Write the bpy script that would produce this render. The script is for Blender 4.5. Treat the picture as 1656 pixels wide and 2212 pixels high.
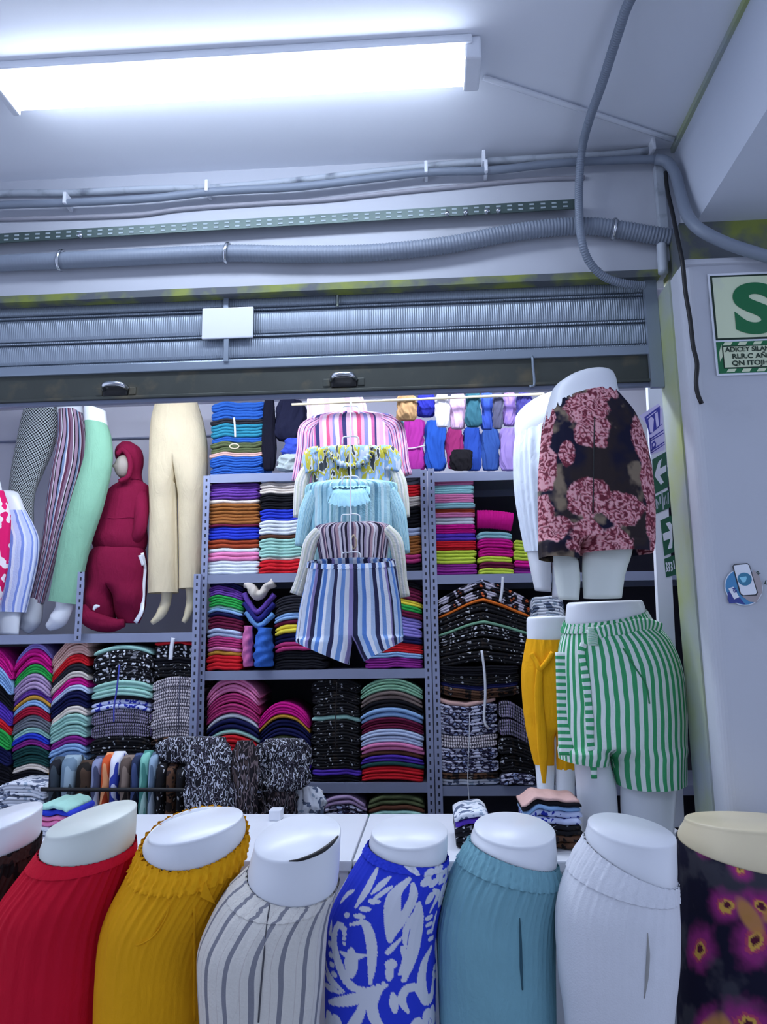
import bpy, bmesh, math, random
import numpy as np
from mathutils import Vector, Matrix

for o in list(bpy.data.objects):
    bpy.data.objects.remove(o)
SC = bpy.context.scene
COL = SC.collection

# ------------------------------------------------------------------ camera
F, CX, CY = 1660.0, 828.0, 1106.0           # focal length and centre, 1656 x 2212 frame
EYE = Vector((0.0, 0.0, 1.55))
ROT = (Matrix.Rotation(math.radians(3.3), 3, 'Z') @ Matrix.Rotation(math.radians(100.0), 3, 'X')
       @ Matrix.Rotation(math.radians(-0.8), 3, 'Z'))
cam_data = bpy.data.cameras.new('camera')
cam = bpy.data.objects.new('camera', cam_data)
COL.objects.link(cam)
cam.location = EYE
cam.rotation_euler = ROT.to_euler()
cam_data.sensor_fit = 'HORIZONTAL'
cam_data.sensor_width = 36.0
cam_data.lens = F * 36.0 / 1656.0
cam_data.clip_start = 0.05
SC.camera = cam

# ------------------------------------------------------------------ world, exposure
VS = SC.view_settings
VS.view_transform = 'Standard'
VS.look = 'None'
VS.gamma = 1.0
VS.use_curve_mapping = False
VS.exposure = 0.5
W = bpy.data.worlds.new('world')
SC.world = W
W.use_nodes = True
W.node_tree.nodes['Background'].inputs[0].default_value = (0.60, 0.69, 0.96, 1)
W.node_tree.nodes['Background'].inputs[1].default_value = 0.9
LAMP_E = 14.0        # corridor tube fixtures, the added fill one included
SHOP_E = 27.0       # fixtures inside the stall

# ------------------------------------------------------------------ helpers
def ray(px, py):
    return ROT @ Vector(((px - CX) / F, -(py - CY) / F, -1.0))
def pt(px, py, Y):
    d = ray(px, py); return EYE + d * (Y / d.y)
def ptz(px, py, Z):
    d = ray(px, py); return EYE + d * ((Z - EYE.z) / d.z)
def ptx(px, py, X):
    d = ray(px, py); return EYE + d * (X / d.x)

def lin(c):
    if isinstance(c, str):
        c = tuple(int(c[i:i + 2], 16) / 255 for i in (0, 2, 4))
    return tuple((v / 12.92 if v <= 0.04045 else ((v + 0.055) / 1.055) ** 2.4) for v in c[:3])

def tag(o, label=None, cat=None, group=None, kind=None):
    if label: o['label'] = label
    if cat: o['category'] = cat
    if group: o['group'] = group
    if kind: o['kind'] = kind
    return o

def root_loc(p):
    while p.parent: p = p.parent
    return Vector(p.location)

def empty(name, loc, label, cat, group=None):
    o = bpy.data.objects.new(name, None)
    COL.objects.link(o)
    o.location = loc
    o.empty_display_size = 0.05
    return tag(o, label, cat, group)

def mk(name, verts, faces, mat, parent=None, smooth=True, uv=None, col=None, keep=False):
    """one mesh object from world-space vertices; its origin goes to its base (or stays with its thing)"""
    V = np.array([tuple(v) for v in verts], dtype=float)
    if parent is not None:
        org = np.array(root_loc(parent))
    elif keep:
        org = np.zeros(3)
    else:
        lo, hi = V.min(0), V.max(0)
        org = np.array([(lo[0] + hi[0]) / 2, (lo[1] + hi[1]) / 2, lo[2]])
    me = bpy.data.meshes.new(name)
    me.from_pydata((V - org).tolist(), [], faces)
    if smooth:
        me.polygons.foreach_set('use_smooth', [True] * len(me.polygons))
    if uv is not None:
        l = me.uv_layers.new(name='UVMap')
        idx = np.zeros(len(me.loops), dtype=np.int32)
        me.loops.foreach_get('vertex_index', idx)
        u = np.array(uv)[idx]
        # unwrap seam
        ls = np.zeros(len(me.polygons), dtype=np.int32); lt = np.zeros(len(me.polygons), dtype=np.int32)
        me.polygons.foreach_get('loop_start', ls); me.polygons.foreach_get('loop_total', lt)
        for s, n in zip(ls, lt):
            seg = u[s:s + n, 0]
            if seg.max() - seg.min() > 0.5:
                seg[seg < 0.5] += 1.0
        l.data.foreach_set('uv', u.astype(np.float32).ravel())
    if col is not None:
        a = me.color_attributes.new('Col', 'FLOAT_COLOR', 'POINT')
        c4 = np.ones((len(V), 4), dtype=np.float32); c4[:, :3] = col
        a.data.foreach_set('color', c4.ravel())
    me.materials.append(mat)
    o = bpy.data.objects.new(name, me)
    COL.objects.link(o)
    if parent is not None:
        o.parent = parent
    else:
        o.location = org
    return o

def bevel_mesh(o, w, seg=2):
    bm = bmesh.new(); bm.from_mesh(o.data)
    bmesh.ops.bevel(bm, geom=bm.edges[:], offset=w, segments=seg, affect='EDGES', profile=0.6)
    bm.to_mesh(o.data); bm.free()

BOXF = [(0, 2, 3, 1), (4, 5, 7, 6), (0, 1, 5, 4), (2, 6, 7, 3), (0, 4, 6, 2), (1, 3, 7, 5)]
def boxv(x0, x1, y0, y1, z0, z1):
    return [(x, y, z) for x in (x0, x1) for y in (y0, y1) for z in (z0, z1)]
def fixn(o):
    bm = bmesh.new(); bm.from_mesh(o.data)
    bmesh.ops.recalc_face_normals(bm, faces=bm.faces[:])
    bm.to_mesh(o.data); bm.free()
    return o
def box(name, x0, x1, y0, y1, z0, z1, mat, parent=None, bev=0.0, **k):
    o = mk(name, boxv(x0, x1, y0, y1, z0, z1), BOXF, mat, parent, smooth=False, **k)
    fixn(o)
    if bev: bevel_mesh(o, bev)
    return o
def boxes(name, lst, mat, parent=None):
    V, Fc = [], []
    for b in lst:
        n = len(V); V += boxv(*b); Fc += [tuple(n + i for i in f) for f in BOXF]
    return fixn(mk(name, V, Fc, mat, parent, smooth=False))

def spline(pts, n):
    """Catmull-Rom through points (any dimension) -> n samples"""
    P = np.array([tuple(p) for p in pts], dtype=float)
    if len(P) == 2:
        t = np.linspace(0, 1, n)[:, None]; return P[0] * (1 - t) + P[1] * t
    d = np.r_[0, np.cumsum(np.maximum(1e-6, np.linalg.norm(np.diff(P, axis=0), axis=1)))]
    T = np.linspace(0, d[-1], n); out = np.zeros((n, P.shape[1]))
    m = np.zeros_like(P)
    for i in range(len(P)):
        a, b = max(0, i - 1), min(len(P) - 1, i + 1)
        m[i] = (P[b] - P[a]) / (d[b] - d[a])
    for k, t in enumerate(T):
        i = min(len(P) - 2, max(0, np.searchsorted(d, t, 'right') - 1))
        h = d[i + 1] - d[i]; s = (t - d[i]) / h
        out[k] = ((2 * s**3 - 3 * s**2 + 1) * P[i] + (s**3 - 2 * s**2 + s) * h * m[i]
                  + (-2 * s**3 + 3 * s**2) * P[i + 1] + (s**3 - s**2) * h * m[i + 1])
    return out

def loft(rings, closed=True, cap0=True, cap1=True):
    n = len(rings[0]); V = [tuple(p) for r in rings for p in r]; Fc = []
    for i in range(len(rings) - 1):
        for j in range(n if closed else n - 1):
            a, b = i * n + j, i * n + (j + 1) % n
            Fc.append((a, b, b + n, a + n))
    if cap0: Fc.append(tuple(reversed(range(n))))
    if cap1: Fc.append(tuple((len(rings) - 1) * n + j for j in range(n)))
    return V, Fc

def sweep(name, path, rad, mat, parent=None, seg=10, n=40, flat=1.0, flatdir=(0, 1, 0), ripple=None, cap=True, uvon=False):
    """tube along world points; rad a number or list per point; flat squashes it along flatdir"""
    P = spline(path, n)
    rr = np.interp(np.linspace(0, 1, n), np.linspace(0, 1, len(rad)), rad) if hasattr(rad, '__len__') else np.full(n, rad)
    fd = Vector(flatdir).normalized(); rings = []; uv = []
    for i in range(n):
        t = Vector(P[min(n - 1, i + 1)] - P[max(0, i - 1)]).normalized()
        f = fd - t * fd.dot(t)
        if f.length < 1e-3: f = Vector((1, 0, 0)) - t * t.x
        f.normalize(); s = t.cross(f)
        ring = []
        for j in range(seg):
            a = 2 * math.pi * j / seg
            r = rr[i] * (1 + (ripple(i / (n - 1), a) if ripple else 0))
            ring.append(Vector(P[i]) + s * (r * math.cos(a)) + f * (r * flat * math.sin(a)))
            uv.append((j / seg, i / (n - 1)))
        rings.append(ring)
    V, Fc = loft(rings, cap0=cap, cap1=cap)
    return fixn(mk(name, V, Fc, mat, parent, uv=uv if uvon else None))

def pxs(pts, Y):
    return [pt(p[0], p[1], Y if len(p) < 3 else p[2]) for p in pts]

def ringbody(name, rows, Y0, mat, parent=None, n=40, seg=48, ripple=None, cap0=False, cap1=False, grow=0.0,
             colfn=None, vlen=1.0, power=1.0, span=None):
    """a body lofted through rows (xl, yl, xr, yr, tilt in degrees, depth ratio): each row is a tilted ellipse
    whose two ends are seen at those picture points on the plane Y0."""
    A = []
    for r in rows:
        a = pt(r[0], r[1], Y0); b = pt(r[2], r[3], Y0)
        A.append((*a, *b, (r[4] if len(r) > 4 else 0) / 1000, (r[5] if len(r) > 5 else 0.7) / 10, (r[6] if len(r) > 6 else 0)))
    S = spline(A, n)
    if span: S = S[int(span[0] * (n - 1)):int(span[1] * (n - 1)) + 1]; n = len(S)
    rings, uv, cs = [], [], []
    for i, s in enumerate(S):
        L, Rr = Vector(s[0:3]), Vector(s[3:6]); c = (L + Rr) / 2; u = (Rr - L) / 2
        c.y += s[8]
        t = math.radians(s[6] * 1000); v = Vector((0, math.cos(t), math.sin(t))) * (u.length * s[7] * 10)
        ul = u.length
        vv = i / (n - 1); ring = []
        for j in range(seg):
            f = 2 * math.pi * j / seg
            k = 1 + (ripple(vv, f) if ripple else 0) + grow / ul
            cu, sv = math.cos(f), math.sin(f)
            if power != 1.0:
                cu = math.copysign(abs(cu) ** power, cu); sv = math.copysign(abs(sv) ** power, sv)
            ring.append(c + u * (k * cu) + v * (k * sv))
            uv.append(((j / seg + 0.75) % 1.0, vv))
            if colfn: cs.append((math.asin(max(-1, min(1, cu))) * ul if sv <= 0 else math.copysign(math.pi, cu) * ul - math.asin(cu) * ul, vv, (c - Vector(S[0][0:3])).z))
        rings.append(ring)
    V, Fc = loft(rings, cap0=cap0, cap1=cap1)
    col = None
    if colfn: col = colfn(np.array(cs))
    return fixn(mk(name, V, Fc, mat, parent, uv=uv, col=col))

# ------------------------------------------------------------------ materials
MATS = {}
def nodes(name):
    m = bpy.data.materials.new(name); m.use_nodes = True
    nt = m.node_tree; b = nt.nodes['Principled BSDF']
    return m, nt, b
def N(nt, typ, **kw):
    n = nt.nodes.new(typ)
    for k, v in kw.items():
        if k.startswith('i_'):
            n.inputs[k[2:].replace('_', ' ')].default_value = v
        else: setattr(n, k, v)
    return n
def ramp(nt, stops, interp='LINEAR'):
    r = nt.nodes.new('ShaderNodeValToRGB'); cr = r.color_ramp; cr.interpolation = interp
    while len(cr.elements) < len(stops): cr.elements.new(0.5)
    for e, (p, c) in zip(cr.elements, stops):
        e.position = p; e.color = (*lin(c), 1)
    return r
def plain(name, c, rough=0.6, metal=0.0, vary=0.12, scale=6.0, bump=0.0, bscale=60.0, stain=None, spec=0.5, sstops=(0.55, 0.75), wrinkle=0.0):
    """paint, metal, plaster: a colour with soft noise, optional stains of a second colour, fine relief"""
    if name in MATS: return MATS[name]
    m, nt, b = nodes(name); tc = N(nt, 'ShaderNodeTexCoord')
    nz = N(nt, 'ShaderNodeTexNoise', i_Scale=scale, i_Detail=5.0)
    nt.links.new(tc.outputs['Object'], nz.inputs['Vector'])
    l = lin(c)
    mx = N(nt, 'ShaderNodeMix', data_type='RGBA')
    mx.inputs[6].default_value = (*[v * (1 - vary) for v in l], 1)
    mx.inputs[7].default_value = (*[min(1, v * (1 + vary)) for v in l], 1)
    nt.links.new(nz.outputs['Fac'], mx.inputs[0])
    out = mx.outputs[2]
    if stain:
        n2 = N(nt, 'ShaderNodeTexNoise', i_Scale=stain[1], i_Detail=6.0)
        nt.links.new(tc.outputs['Object'], n2.inputs['Vector'])
        r = ramp(nt, [(sstops[0], '000000'), (sstops[1], 'ffffff')])
        nt.links.new(n2.outputs['Fac'], r.inputs[0])
        m2 = N(nt, 'ShaderNodeMix', data_type='RGBA')
        m2.inputs[7].default_value = (*lin(stain[0]), 1)
        nt.links.new(r.outputs[0], m2.inputs[0]); nt.links.new(out, m2.inputs[6]); out = m2.outputs[2]
    nt.links.new(out, b.inputs['Base Color'])
    b.inputs['Roughness'].default_value = rough; b.inputs['Metallic'].default_value = metal
    b.inputs['Specular IOR Level'].default_value = spec
    if bump:
        bp = N(nt, 'ShaderNodeBump', i_Strength=bump, i_Distance=0.01)
        n3 = N(nt, 'ShaderNodeTexNoise', i_Scale=bscale, i_Detail=3.0)
        nt.links.new(tc.outputs['Object'], n3.inputs['Vector'])
        nt.links.new(n3.outputs['Fac'], bp.inputs['Height']); nrm = bp.outputs[0]
        if wrinkle:
            nrm = wrinkles(nt, tc, nrm, wrinkle)
        nt.links.new(nrm, b.inputs['Normal'])
    MATS[name] = m
    return m
def wrinkles(nt, tc, nrm, k):
    mp = N(nt, 'ShaderNodeMapping'); mp.inputs['Scale'].default_value = (22, 22, 7)
    nt.links.new(tc.outputs['Object'], mp.inputs[0])
    n4 = N(nt, 'ShaderNodeTexNoise', i_Scale=1.0, i_Detail=3.0, i_Distortion=1.2); nt.links.new(mp.outputs[0], n4.inputs['Vector'])
    b4 = N(nt, 'ShaderNodeBump', i_Strength=k, i_Distance=0.02)
    nt.links.new(n4.outputs['Fac'], b4.inputs['Height']); nt.links.new(nrm, b4.inputs['Normal'])
    return b4.outputs[0]
def fabric(c, rough=0.9, bump=0.10):
    return plain('fabric_' + c, c, rough, 0, 0.10, 9.0, bump, 140.0, spec=0.2, wrinkle=0.35)
def emis(name, c, e):
    m, nt, b = nodes(name)
    b.inputs['Base Color'].default_value = (0.9, 0.9, 0.9, 1)
    b.inputs['Emission Color'].default_value = (*c, 1); b.inputs['Emission Strength'].default_value = e
    return m
def stripes(name, stops, rep, wob=0.0, axis=0, rough=0.9, noisecol=0.0, coord='UV', scale3=(1, 1, 1)):
    """constant colour bands repeating along one texture axis; stops = [(pos, colour)...] in 0..1"""
    m, nt, b = nodes(name); tc = N(nt, 'ShaderNodeTexCoord')
    src = tc.outputs[coord]
    sp = N(nt, 'ShaderNodeSeparateXYZ'); nt.links.new(src, sp.inputs[0])
    val = sp.outputs[axis]
    if wob:
        nz = N(nt, 'ShaderNodeTexNoise', i_Scale=5.0, i_Detail=1.0); nt.links.new(src, nz.inputs['Vector'])
        ma = N(nt, 'ShaderNodeMath', operation='MULTIPLY_ADD'); ma.inputs[1].default_value = wob
        nt.links.new(nz.outputs['Fac'], ma.inputs[0]); nt.links.new(val, ma.inputs[2]); val = ma.outputs[0]
    mu = N(nt, 'ShaderNodeMath', operation='MULTIPLY'); mu.inputs[1].default_value = rep
    nt.links.new(val, mu.inputs[0])
    fr = N(nt, 'ShaderNodeMath', operation='FRACT'); nt.links.new(mu.outputs[0], fr.inputs[0])
    r = ramp(nt, stops, 'CONSTANT'); nt.links.new(fr.outputs[0], r.inputs[0])
    nt.links.new(r.outputs[0], b.inputs['Base Color'])
    b.inputs['Roughness'].default_value = rough; b.inputs['Specular IOR Level'].default_value = 0.2
    bp = N(nt, 'ShaderNodeBump', i_Strength=0.2, i_Distance=0.01)
    n3 = N(nt, 'ShaderNodeTexNoise', i_Scale=140.0); nt.links.new(tc.outputs['Object'], n3.inputs['Vector'])
    nt.links.new(n3.outputs['Fac'], bp.inputs['Height']); nt.links.new(wrinkles(nt, tc, bp.outputs[0], 0.3), b.inputs['Normal'])
    return m
def printed(name, stops, scale, kind='voronoi', stretch=(1, 1, 1), dist=2.0):
    """all-over print on cloth: blotches or zebra bands by object coordinates"""
    if name in MATS: return MATS[name]
    m, nt, b = nodes(name); tc = N(nt, 'ShaderNodeTexCoord')
    mp = N(nt, 'ShaderNodeMapping'); mp.inputs['Scale'].default_value = stretch
    nt.links.new(tc.outputs['Object'], mp.inputs[0])
    if kind == 'voronoi':
        nz = N(nt, 'ShaderNodeTexNoise', i_Scale=scale * 0.5); nt.links.new(mp.outputs[0], nz.inputs['Vector'])
        mx = N(nt, 'ShaderNodeMix', data_type='RGBA'); mx.inputs[0].default_value = 0.06
        nt.links.new(mp.outputs[0], mx.inputs[6]); nt.links.new(nz.outputs['Color'], mx.inputs[7])
        v = N(nt, 'ShaderNodeTexVoronoi', i_Scale=scale); nt.links.new(mx.outputs[2], v.inputs['Vector'])
        f = v.outputs['Distance']
    elif kind == 'noise':
        v = N(nt, 'ShaderNodeTexNoise', i_Scale=scale, i_Detail=2.0); nt.links.new(mp.outputs[0], v.inputs['Vector']); f = v.outputs['Fac']
    else:
        v = N(nt, 'ShaderNodeTexWave', i_Scale=scale, i_Distortion=dist, i_Detail=2.0); nt.links.new(mp.outputs[0], v.inputs['Vector']); f = v.outputs['Fac']
    r = ramp(nt, stops, 'CONSTANT'); nt.links.new(f, r.inputs[0])
    nt.links.new(r.outputs[0], b.inputs['Base Color'])
    b.inputs['Roughness'].default_value = 0.85; b.inputs['Specular IOR Level'].default_value = 0.25
    MATS[name] = m
    return m
def vcol(name, rough=0.85):
    m, nt, b = nodes(name)
    a = N(nt, 'ShaderNodeVertexColor'); a.layer_name = 'Col'
    nt.links.new(a.outputs[0], b.inputs['Base Color']); b.inputs['Roughness'].default_value = rough
    b.inputs['Specular IOR Level'].default_value = 0.2
    return m

WHITE_WALL = plain('wall_paint', 'bbbfc8', 0.7, vary=0.05, scale=2.0, bump=0.08, bscale=25, stain=('a9adb4', 3.0), sstops=(0.6, 0.9))
CEIL = plain('ceiling_paint', 'e6eaf2', 0.7, vary=0.04, scale=1.5, bump=0.05, bscale=20)
BEAMP = plain('beam_paint', 'c9d0dc', 0.6, vary=0.04, scale=1.5)
INNER = plain('shop_wall', 'd8d8e4', 0.8, vary=0.05, scale=2.0)
DARKIN = plain('shop_dark', '2a2a33', 0.8)
FLOOR = plain('floor_tile', '9a9a98', 0.4, vary=0.15, scale=4)
GREY_PVC = plain('grey_conduit', '7d8796', 0.45, vary=0.1)
GREY_PVC2 = plain('pale_conduit', 'b4bcc6', 0.5, vary=0.1, stain=('6f7783', 14.0))
SLOT = plain('shelf_steel', '8b93ad', 0.45, metal=0.25, vary=0.08)
STEEL = plain('shutter_steel', '94a0ae', 0.36, metal=0.55, vary=0.08, scale=3)
DARKSTEEL = plain('dark_bar', '484c47', 0.45, metal=0.4, vary=0.25, scale=8, stain=('6a6350', 9.0))
CHROME = plain('chrome', 'd0d4da', 0.2, metal=1.0, vary=0.02)
BLACK = plain('black_rubber', '101014', 0.5, vary=0.1)
MANN = plain('mannequin_white', 'e6eaf0', 0.32, vary=0.03, scale=4, bump=0.04, bscale=12)
MANN_OLD = plain('mannequin_worn', 'd9e0d8', 0.38, vary=0.05, scale=5)
SKIN = plain('mannequin_cream', 'e6d8b4', 0.35, vary=0.03)
YELLOW = plain('lime_paint', '7f8a3c', 0.6, vary=0.2, scale=8, stain=('565c62', 7.0), sstops=(0.40, 0.56))
YELLOW2 = plain('lime_edge', 'a4b06c', 0.6, vary=0.2, scale=6, stain=('9aa2ac', 3.0), sstops=(0.35, 0.65))
GREEN_SIGN = plain('sign_green', '0f6b3c', 0.5, vary=0.08)
SIGN_PALE = plain('sign_pale', 'd5e0be', 0.5, vary=0.05, stain=('bdc2c4', 6.0))
PLASTIC_W = plain('white_plastic', 'e4e8f0', 0.35, vary=0.02)

def pants(name, hip, legl, legr, Y0, mat, parent=None, n=40, nl=30, seg=96, nb=16, ripple=None, legripple=None, colfn=None):
    """hips that divide into two legs, one continuous surface. hip rows run waist to crotch; leg rows run crotch to hem"""
    def conv(rows):
        A = []
        for r in rows:
            a = pt(r[0], r[1], Y0); b = pt(r[2], r[3], Y0)
            A.append((*a, *b, (r[4] if len(r) > 4 else 0) / 1000, (r[5] if len(r) > 5 else 0.7) / 10))
        return A
    S = spline(conv(hip), n); V, Fc, uv = [], [], []
    tot = n + nl
    def parts_of(s):
        L, R_ = Vector(s[0:3]), Vector(s[3:6]); c = (L + R_) / 2; u = (R_ - L) / 2
        t = math.radians(s[6] * 1000); return c, u, Vector((0, math.cos(t), math.sin(t))) * (u.length * s[7] * 10)
    for i, s in enumerate(S):
        c, u, v = parts_of(s); vv = i / (tot - 1)
        for j in range(seg):
            f = 2 * math.pi * j / seg; k = 1 + (ripple(vv, f) if ripple else 0)
            V.append(c + u * (k * math.cos(f)) + v * (k * math.sin(f))); uv.append(((j / seg + 0.75) % 1.0, vv))
    for i in range(n - 1):
        for j in range(seg):
            a, b = i * seg + j, i * seg + (j + 1) % seg; Fc.append((a, b, b + seg, a + seg))
    last = (n - 1) * seg
    c, u, v = parts_of(S[-1])
    xs = pt((legl[0][2] + legr[0][0]) / 2, hip[-1][1], Y0).x
    fs = math.acos(max(-0.8, min(0.8, (xs - c.x) / u.length)))
    jb = max(2, min(seg // 2 - 2, round(fs / (2 * math.pi) * seg))); jf = seg - jb
    for side, rows in ((0, legl), (1, legr)):
        S2 = spline(conv(rows), nl)
        outer = list(range(jb, jf + 1)) if side == 0 else [(jf + q) % seg for q in range(seg - jf + jb + 1)]
        no = len(outer)
        Pf, Pb = V[last + outer[-1]], V[last + outer[0]]
        # angles on the leg: outline points keep their place across the leg, the bridge gathers at the inner side
        xe = (c - u).x if side == 0 else (c + u).x
        ang = []
        for j in outer:
            f = 2 * math.pi * j / seg; t = ((c + u * math.cos(f)).x - xe) / (xs - xe)
            t = max(0.0, min(1.0, t)); t = t if side == 0 else 1 - t
            g = math.acos(2 * t - 1); ang.append(2 * math.pi - g if math.sin(f) < 0 else g)
        ang += [(0.0 if side == 0 else math.pi) + (0.12 - 0.24 * (q + 1) / (nb + 1)) * (-1 if side == 0 else 1) for q in range(nb)]
        u0 = [uv[last + j][0] for j in outer]
        ub = [u0[-1] + 0.03 * (q + 1) / (nb + 1) for q in range(nb)]
        if side == 1: ub = [u0[0] - 0.03 * (nb - q) / (nb + 1) for q in range(nb)]
        m = no + nb
        bs = len(V)
        for q in range(nb):
            t = (q + 1) / (nb + 1); p = Pf.lerp(Pb, t)
            V.append(p - Vector((0, 0, 0.012 * math.sin(math.pi * t)))); uv.append((ub[q], n / (tot - 1)))
        prev = [last + j for j in outer] + [bs + q for q in range(nb)]
        for i in range(1, nl):
            cc, uu, w = parts_of(S2[i]); vv = (n + i) / (tot - 1); base = len(V)
            bl = min(1.0, i / (nl * 0.35)); bl = bl * bl * (3 - 2 * bl)
            for q in range(m):
                k = 1 + (legripple(i / (nl - 1), ang[q]) if legripple else 0) * bl
                tgt = cc + uu * (k * math.cos(ang[q])) + w * (k * math.sin(ang[q]))
                src = V[first[q]] if i > 1 else V[prev[q]]
                # blend the crotch outline into the leg's own ellipse while following it down
                c0, u_, w_ = parts_of(S2[0])
                V.append((src + (cc - c0)).lerp(tgt, bl)); uv.append(((u0 + ub)[q], vv))
            if i == 1: first = prev
            cur = [base + q for q in range(m)]
            for q in range(m):
                Fc.append((prev[q], prev[(q + 1) % m], cur[(q + 1) % m], cur[q]))
            prev = cur
    col = None
    if colfn:
        z0 = V[0].z; cs = np.array([((p.x - c.x) * 1.12, 0, p.z - z0) for p in V]); col = colfn(cs)
    return fixn(mk(name, V, Fc, mat, parent, uv=uv, col=col))
# ================================================================== the setting
YW = 2.5                                    # shop front plane
CORNER = pt(1455, 320, YW); ZC = CORNER.z   # ceiling height
XB = CORNER.x; ZB = 2.90                    # beam side and underside
XP = pt(1497, 900, 2.3).x                   # pillar side
Z_OPEN = 2.80                               # top of the shutter opening
def struct(o): o['kind'] = 'structure'; return o
XL = -3.2
struct(box('floor', XL, 2.6, -2.6, 4.3, -0.1, 0, FLOOR))
struct(box('ceiling', XL, 2.6, -2.6, YW + 0.02, ZC, ZC + 0.12, CEIL))
struct(box('wall_front', XL, XB + 0.4, YW, YW + 0.12, Z_OPEN, ZC, WHITE_WALL))
struct(box('wall_back', XL, 2.6, 4.2, 4.3, 0, 2.95, INNER))
struct(box('wall_left', XL - 0.1, XL, 2.62, 4.2, 0, 2.95, INNER))
struct(box('wall_opposite', XL, 2.6, -2.7, -2.6, 0, ZC, WHITE_WALL))
struct(box('wall_inner_right', 1.34, 1.44, 2.8, 4.2, 0, 2.95, DARKIN))
struct(box('ceiling_inner', XL, 1.44, YW + 0.12, 4.3, 2.95, 3.05, INNER))
struct(box('trim_panel', -2.5, -1.02, 4.17, 4.2, pt(250, 945, 4.17).z - 0.006, pt(250, 945, 4.17).z, SLOT))
# pillar with a soft corner
pv = []
def pillar_ring(z):
    r = 0.035; ring = []
    for k in range(7):
        a = math.pi + k / 6 * math.pi / 2
        ring.append((XP + r + r * math.cos(a), 2.3 + r + r * math.sin(a), z))
    return ring + [(2.5, 2.3, z), (2.5, 2.56, z), (XP, 2.56, z)]
V, Fc = loft([pillar_ring(0), pillar_ring(1.0), pillar_ring(2.0), pillar_ring(2.72)])
struct(fixn(mk('wall_right', V, Fc, WHITE_WALL, smooth=False)))
struct(box('wall_pillar_head', XP + 0.03, 2.5, 2.36, 2.56, 2.72, ZB, YELLOW))
struct(box('trim_plaster_lip', XP + 0.01, XP + 0.36, 2.285, 2.36, 2.716, 2.735, WHITE_WALL, bev=0.006))
# beam running towards the viewer
struct(box('wall_beam', XB, 2.6, -2.6, YW, ZB, ZC, BEAMP))
struct(box('trim_beam_line', XB - 0.012, XB, -2.6, YW, ZC - 0.02, ZC, YELLOW2))
# lime painted edges of the opening
struct(box('trim_lintel', XL, XP, YW - 0.006, YW + 0.04, Z_OPEN - 0.016, Z_OPEN + 0.010, YELLOW))
struct(box('trim_pillar_edge', XP - 0.006, XP + 0.001, YW - 0.10, YW + 0.06, 0, 2.72, YELLOW2))
struct(box('trim_shutter_guide', XP - 0.05, XP - 0.007, YW + 0.02, YW + 0.04, 2.40, Z_OPEN, STEEL))

# ceiling lamp fixtures: trapezoid body, glowing diffuser, end caps
LAMPMAT = emis('lamp_diffuser', (0.74, 0.83, 1.0), LAMP_E)
def lamp(x0, x1, y0, y1, zc, mat, label, h=0.07):
    r = empty('ceiling_lamp', ((x0 + x1) / 2, (y0 + y1) / 2, zc), label, 'ceiling lamp')
    box('housing', x0 - 0.01, x1 + 0.01, y0 - 0.012, y1 + 0.012, zc - 0.028, zc, PLASTIC_W, r, 0.004)
    ym = (y0 + y1) / 2; hw = (y1 - y0) / 2; prof = []
    for k in range(13):
        a = math.pi * k / 12
        prof.append((ym - hw * math.copysign(abs(math.cos(a)) ** 0.5, math.cos(a)), zc - 0.026 - (h - 0.026) * math.sin(a) ** 0.5))
    V, Fc = loft([[(x, p[0], p[1]) for p in prof] for x in (x0 + 0.012, x1 - 0.012)])
    fixn(mk('diffuser', V, Fc, mat, r))
    for xa, xb in ((x0 - 0.012, x0 + 0.012), (x1 - 0.012, x1 + 0.035)):
        box('end_cap', xa, xb, y0 - 0.004, y1 + 0.004, zc - h - 0.002, zc - 0.002, PLASTIC_W, r, 0.006)
    return r
lamp(-1.245, 0.15, 1.94, 2.07, ZC, LAMPMAT, 'long white glowing tube fixture on the ceiling before the shutter')
lamp(-0.7, 0.7, -1.2, -1.07, ZC, LAMPMAT, 'long white tube fixture added as unseen fill light by the opposite wall')  # unseen lamp behind the camera, added to fill the corridor with light
SHOPMAT = emis('shop_tube', (0.80, 0.87, 1.0), SHOP_E)
lamp(-1.9, -0.5, 2.95, 3.05, 2.95, SHOPMAT, 'white tube fixture on the stall ceiling over the trouser mannequins')
lamp(-0.2, 0.9, 2.95, 3.05, 2.95, SHOPMAT, 'white tube fixture on the stall ceiling over the hanging blouses')

# ---------------------------------------------------------------- conduits and cables on the lintel
def conduit(name, px, Y, r, mat, label, cat='conduit', n=120, corr=0.0, period=0.012, zoff=None, seg=12):
    P = pxs(px, Y)
    Ls = sum((P[i + 1] - P[i]).length for i in range(len(P) - 1))
    if corr:
        n = int(Ls / period * 4)
        rp = lambda t, a: corr * (1 if int(t * (n - 1)) % 4 < 2 else -1)
    else: rp = None
    o = sweep(name, P, r, mat, seg=seg, n=n, ripple=rp)
    return tag(o, label, cat)
rb = empty('corrugated_conduit', pt(0, 565, 2.47), 'thick grey corrugated conduit strapped across the lintel above the shutter', 'conduit')
big = [(-260, 590), (0, 569), (130, 563), (300, 555), (490, 547), (640, 549), (800, 546), (960, 530), (1100, 504), (1200, 491), (1280, 489), (1340, 496), (1440, 512), (1500, 514)]
P = pxs(big, 2.465); Ls = sum((P[i + 1] - P[i]).length for i in range(len(P) - 1)); nn = int(Ls / 0.011 * 4)
sweep('hose', P, 0.029, GREY_PVC, rb, seg=14, n=nn, ripple=lambda t, a: 0.045 * (1 if int(t * (nn - 1)) % 4 < 2 else -1) * min(1, max(0.12, t * 2.2 - 0.6)))
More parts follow.
